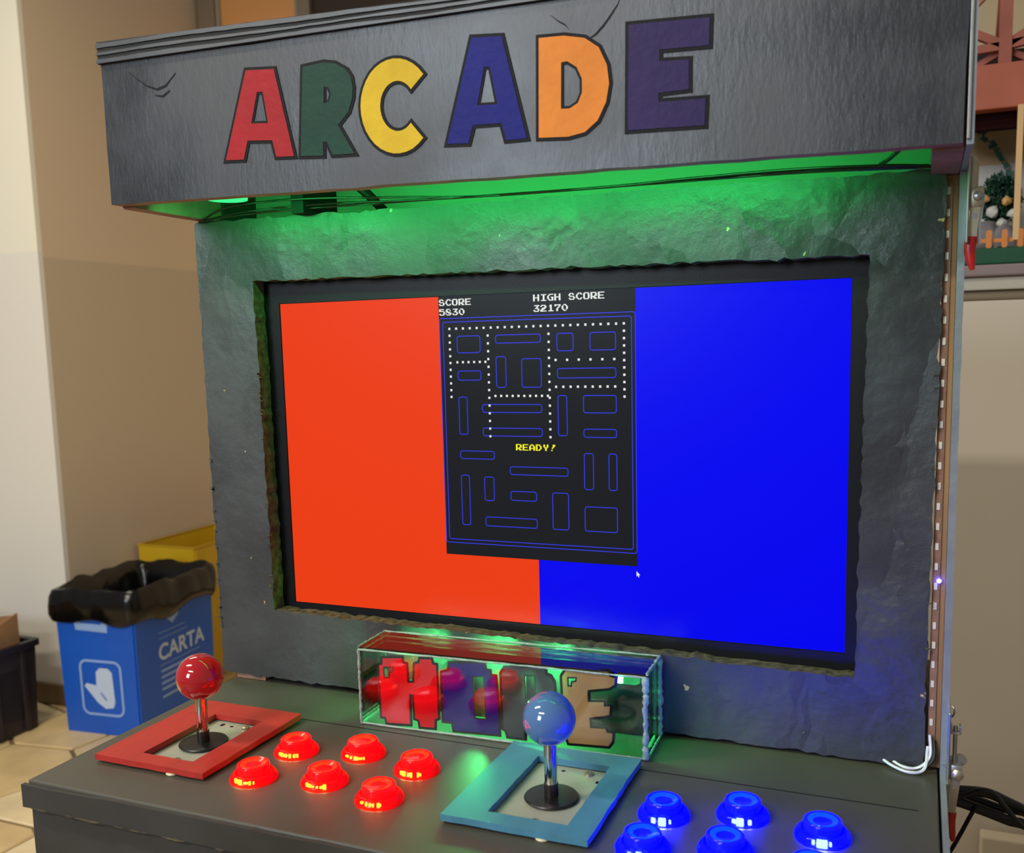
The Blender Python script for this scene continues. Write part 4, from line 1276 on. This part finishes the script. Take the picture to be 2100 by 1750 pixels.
def bar(name, p, q, wd, y0, y1, m):
    a, b = Vector(p), Vector(q)
    d = (b - a).normalized()
    n = Vector((-d.y, d.x)) * wd / 2
    return obj(name, prism(bmesh.new(), [tuple(a + n), tuple(b + n), tuple(b - n), tuple(a - n)], None, y0, y1), m, hs)


for cx in (0.392, 0.62, 0.85):
    bar('king_post', (cx, 0.5105), (cx, 0.74), 0.018, 1.004, 1.020, terra2)
    for dx, z1, wd in ((-0.10, 0.590, 0.012), (0.10, 0.596, 0.012), (-0.085, 0.533, 0.012), (0.085, 0.548, 0.012)):
        bar('strut', (cx, 0.537), (cx + dx, z1), wd, 1.006, 1.018, terra2)
    for dx in (-0.055, 0.055):
        bar('strut', (cx, 0.535), (cx + dx * 0.8, 0.512), 0.009, 1.0205, 1.030, terra2)
    bar('strut', (cx - 0.08, 0.575), (cx - 0.012, 0.64), 0.014, 1.0205, 1.032, mat('pale_terracotta', (176, 118, 92), 0.7))
obj('ridge_beam', B(0.30, 1.06, 1.000, 1.024, 0.7405, 0.7600, bev=0.002), terra, hs)
for cx in (0.392, 0.62, 0.85):
    obj('rafter', prism(bmesh.new(), [(1.0245, 0.755), (1.0245, 0.735), (1.2400, 0.481), (1.2400, 0.505)], None, cx - 0.006, cx + 0.006, axis='x'), terra2, hs)
pine = mat('pale_pine', (222, 184, 130), 0.6, var=0.12, vscale=40, bstretch=(1, 1, 0.1))
for cx in (0.4165, 0.75, 1.03):
    obj('post', B(cx - 0.0045, cx + 0.0045, 0.9935, 0.9995, 0.2405, 0.444, bev=0.001), pine, hs)
obj('post', B(0.4290, 0.4480, 1.004, 1.012, 0.2302, 0.4420, bev=0.001), mat('cream_pine', (232, 206, 160), 0.6), hs)
orange = mat('orange_wood', (218, 138, 70), 0.6)
for i in range(20):
    x = 0.334 + 0.0222 * i
    obj('picket', prism(bmesh.new(), rrect(x - 0.0042, x + 0.0042, 0.2302, 0.2580, 0.003, 3), None, 0.9945, 0.9985), orange, hs)
obj('rail', B(0.30, 0.80, 0.9990, 1.0025, 0.2390, 0.2450), orange, hs)

# ivy garland on the house wall
iv = empty('ivy_garland', (0.39, 1.23, 0.37))
tag(iv, 'small artificial ivy garland hanging on the model house wall', 'garland')
path = smooth_path([(0.352, 1.229, 0.464), (0.372, 1.229, 0.450), (0.388, 1.229, 0.432), (0.398, 1.229, 0.412), (0.411, 1.229, 0.392), (0.418, 1.229, 0.372), (0.421, 1.229, 0.350)], 8)
obj('stem', tube(bmesh.new(), path, 0.0008, n=6, k=1), mat('ivy_stem', (30, 74, 56), 0.6), iv)
leafm = mat('ivy_leaf', (26, 92, 76), 0.5)
rl = random.Random(4)
leaf = bmesh.new()
ring = [leaf.verts.new(p) for p in ((0, 0, 0), (0.0035, 0.0006, 0.002), (0.0055, 0.001, 0.006), (0.0028, 0.0012, 0.0062), (0, 0.0016, 0.0105), (-0.0028, 0.0012, 0.0062), (-0.0055, 0.001, 0.006), (-0.0035, 0.0006, 0.002))]
leaf.faces.new(ring)
r_ = bmesh.ops.extrude_face_region(leaf, geom=leaf.faces[:])
for v in [g_ for g_ in r_['geom'] if isinstance(g_, bmesh.types.BMVert)]:
    v.co.y -= 0.0004
leaf_me = mesh_from(leaf, 'leaf')
leaf_me.materials.append(leafm)
for i in range(0, len(path), 2):
    p = path[i]
    put(bpy.data.objects.new('leaf', leaf_me), Matrix.Translation((p.x, p.y - 0.003, p.z)) @ Matrix.Rotation(rl.uniform(-2.6, 2.6), 4, 'Y') @ Matrix.Rotation(rl.uniform(-0.1, 0.5), 4, 'X'), iv)

# small planted shrub with stones
sh = empty('miniature_shrub', (0.40, 1.12, 0.2302))
tag(sh, 'miniature dark green shrub with pale flowers beside the orange fence', 'plant')
bm = bmesh.new()
for i in range(1500):
    a, b_ = rl.uniform(0, 6.28), rl.uniform(-1, 1)
    c = Vector((0.398 + 0.036 * math.cos(a) * math.sqrt(1 - b_ * b_) * rl.uniform(.5, 1), 1.12 + 0.03 * math.sin(a) * rl.uniform(.4, 1), 0.315 + 0.042 * b_ * rl.uniform(.6, 1)))
    R_ = Matrix.Rotation(rl.uniform(0, 6.28), 3, 'Z') @ Matrix.Rotation(rl.uniform(-1.2, 1.2), 3, 'X')
    s_ = rl.uniform(0.006, 0.012)
    bm.faces.new([bm.verts.new(c + R_ @ Vector(p)) for p in ((-s_ * .4, 0, 0), (0, -s_ * .2, s_ * .3), (s_ * .4, 0, 0), (0, 0, s_))])
tag(obj('foliage', bm, mat('shrub_leaf', (14, 62, 44), 0.5, var=0.4, vscale=60), sh), None, kind='stuff')
obj('trunk', tube(bmesh.new(), [(0.40, 1.12, 0.2304), (0.399, 1.12, 0.26), (0.401, 1.12, 0.30)], 0.004, n=8), mat('shrub_trunk', (70, 52, 40), 0.7), sh, smooth=60)
for i, (x, z, s_) in enumerate(((0.388, 0.296, 0.010), (0.408, 0.312, 0.008), (0.417, 0.292, 0.008), (0.376, 0.318, 0.007), (0.402, 0.276, 0.009))):
    bm = bmesh.new()
    bmesh.ops.create_icosphere(bm, subdivisions=2, radius=s_)
    for v in bm.verts:
        v.co = v.co * (1 + 0.35 * noise.noise(v.co * 160 + Vector((i, 0, 0))))
    obj('flower', bm, mat('pale_flower', (196, 196, 190) if i % 2 == 0 else (206, 160, 92), 0.6), sh, M=T(x, 1.088, z), smooth=40)
for i, (x, y, s_) in enumerate(((0.378, 1.075, 0.024), (0.405, 1.070, 0.021), (0.352, 1.085, 0.019), (0.432, 1.08, 0.018))):
    bm = bmesh.new()
    bmesh.ops.create_icosphere(bm, subdivisions=2, radius=s_)
    for v in bm.verts:
        v.co = v.co * (1 + 0.4 * noise.noise(v.co * 60 + Vector((i * 3, 0, 0))))
        v.co.z = max(v.co.z * 1.2, -s_ * 0.9)
    obj('stone', bm, mat('grey_stone', (128, 124, 128), 0.8, var=0.2, vscale=40), hs, M=T(x, y, 0.2302 + s_ * 0.9), smooth=40)

# ------------------------------------------------------------------ black cables leaving the right side
for lab, pts, r in (
        ('thick black cable running from the cabinet side, uppermost of the bundle', [(0.3075, 0.15, -0.293), (0.32, 0.15, -0.2935), (0.345, 0.155, -0.2945), (0.362, 0.16, -0.302), (0.385, 0.17, -0.316), (0.45, 0.2, -0.36), (0.60, 0.3, -0.60), (0.72, 0.36, -1.0), (0.80, 0.4, FZ + 0.006), (1.1, 0.5, FZ + 0.004)], 0.0042),
        ('thick black cable sagging below the others beside the cabinet', [(0.3075, 0.15, -0.303), (0.322, 0.15, -0.3035), (0.340, 0.152, -0.3085), (0.362, 0.156, -0.3165), (0.385, 0.16, -0.325), (0.44, 0.19, -0.38), (0.56, 0.27, -0.62), (0.66, 0.32, -1.0), (0.72, 0.36, FZ + 0.006), (1.0, 0.42, FZ + 0.005)], 0.0043),
        ('black cable between the two thick ones beside the cabinet', [(0.3075, 0.160, -0.299), (0.32, 0.160, -0.3005), (0.338, 0.162, -0.3045), (0.360, 0.165, -0.3115), (0.39, 0.182, -0.326), (0.46, 0.22, -0.40), (0.58, 0.31, -0.64), (0.70, 0.40, -1.0), (0.76, 0.44, FZ + 0.005), (1.05, 0.46, FZ + 0.004)], 0.0032),
        ('thin black cable looping over the thick cables', [(0.3075, 0.140, -0.296), (0.325, 0.140, -0.294), (0.340, 0.139, -0.286), (0.350, 0.139, -0.2875), (0.360, 0.139, -0.2990), (0.372, 0.14, -0.3125), (0.40, 0.16, -0.345), (0.47, 0.24, -0.62), (0.55, 0.30, -1.0), (0.60, 0.33, FZ + 0.004), (0.85, 0.36, FZ + 0.003)], 0.0022)):
    tag(obj('power_cable', tube(bmesh.new(), pts, r, n=10), M_['rubber'], None, smooth=60), lab, 'cable')
tag(obj('cable_strap', tube(bmesh.new(), [(0.3380, 0.146, -0.3030), (0.3330, 0.143, -0.3120), (0.3245, 0.143, -0.3330), (0.3170, 0.143, -0.3490), (0.3090, 0.143, -0.3560), (0.3078, 0.143, -0.3565)], 0.0022, n=8, flat=0.6), M_['rubber'], None, smooth=60), 'flat black strap hanging from the cable bundle to the cabinet side', 'strap')
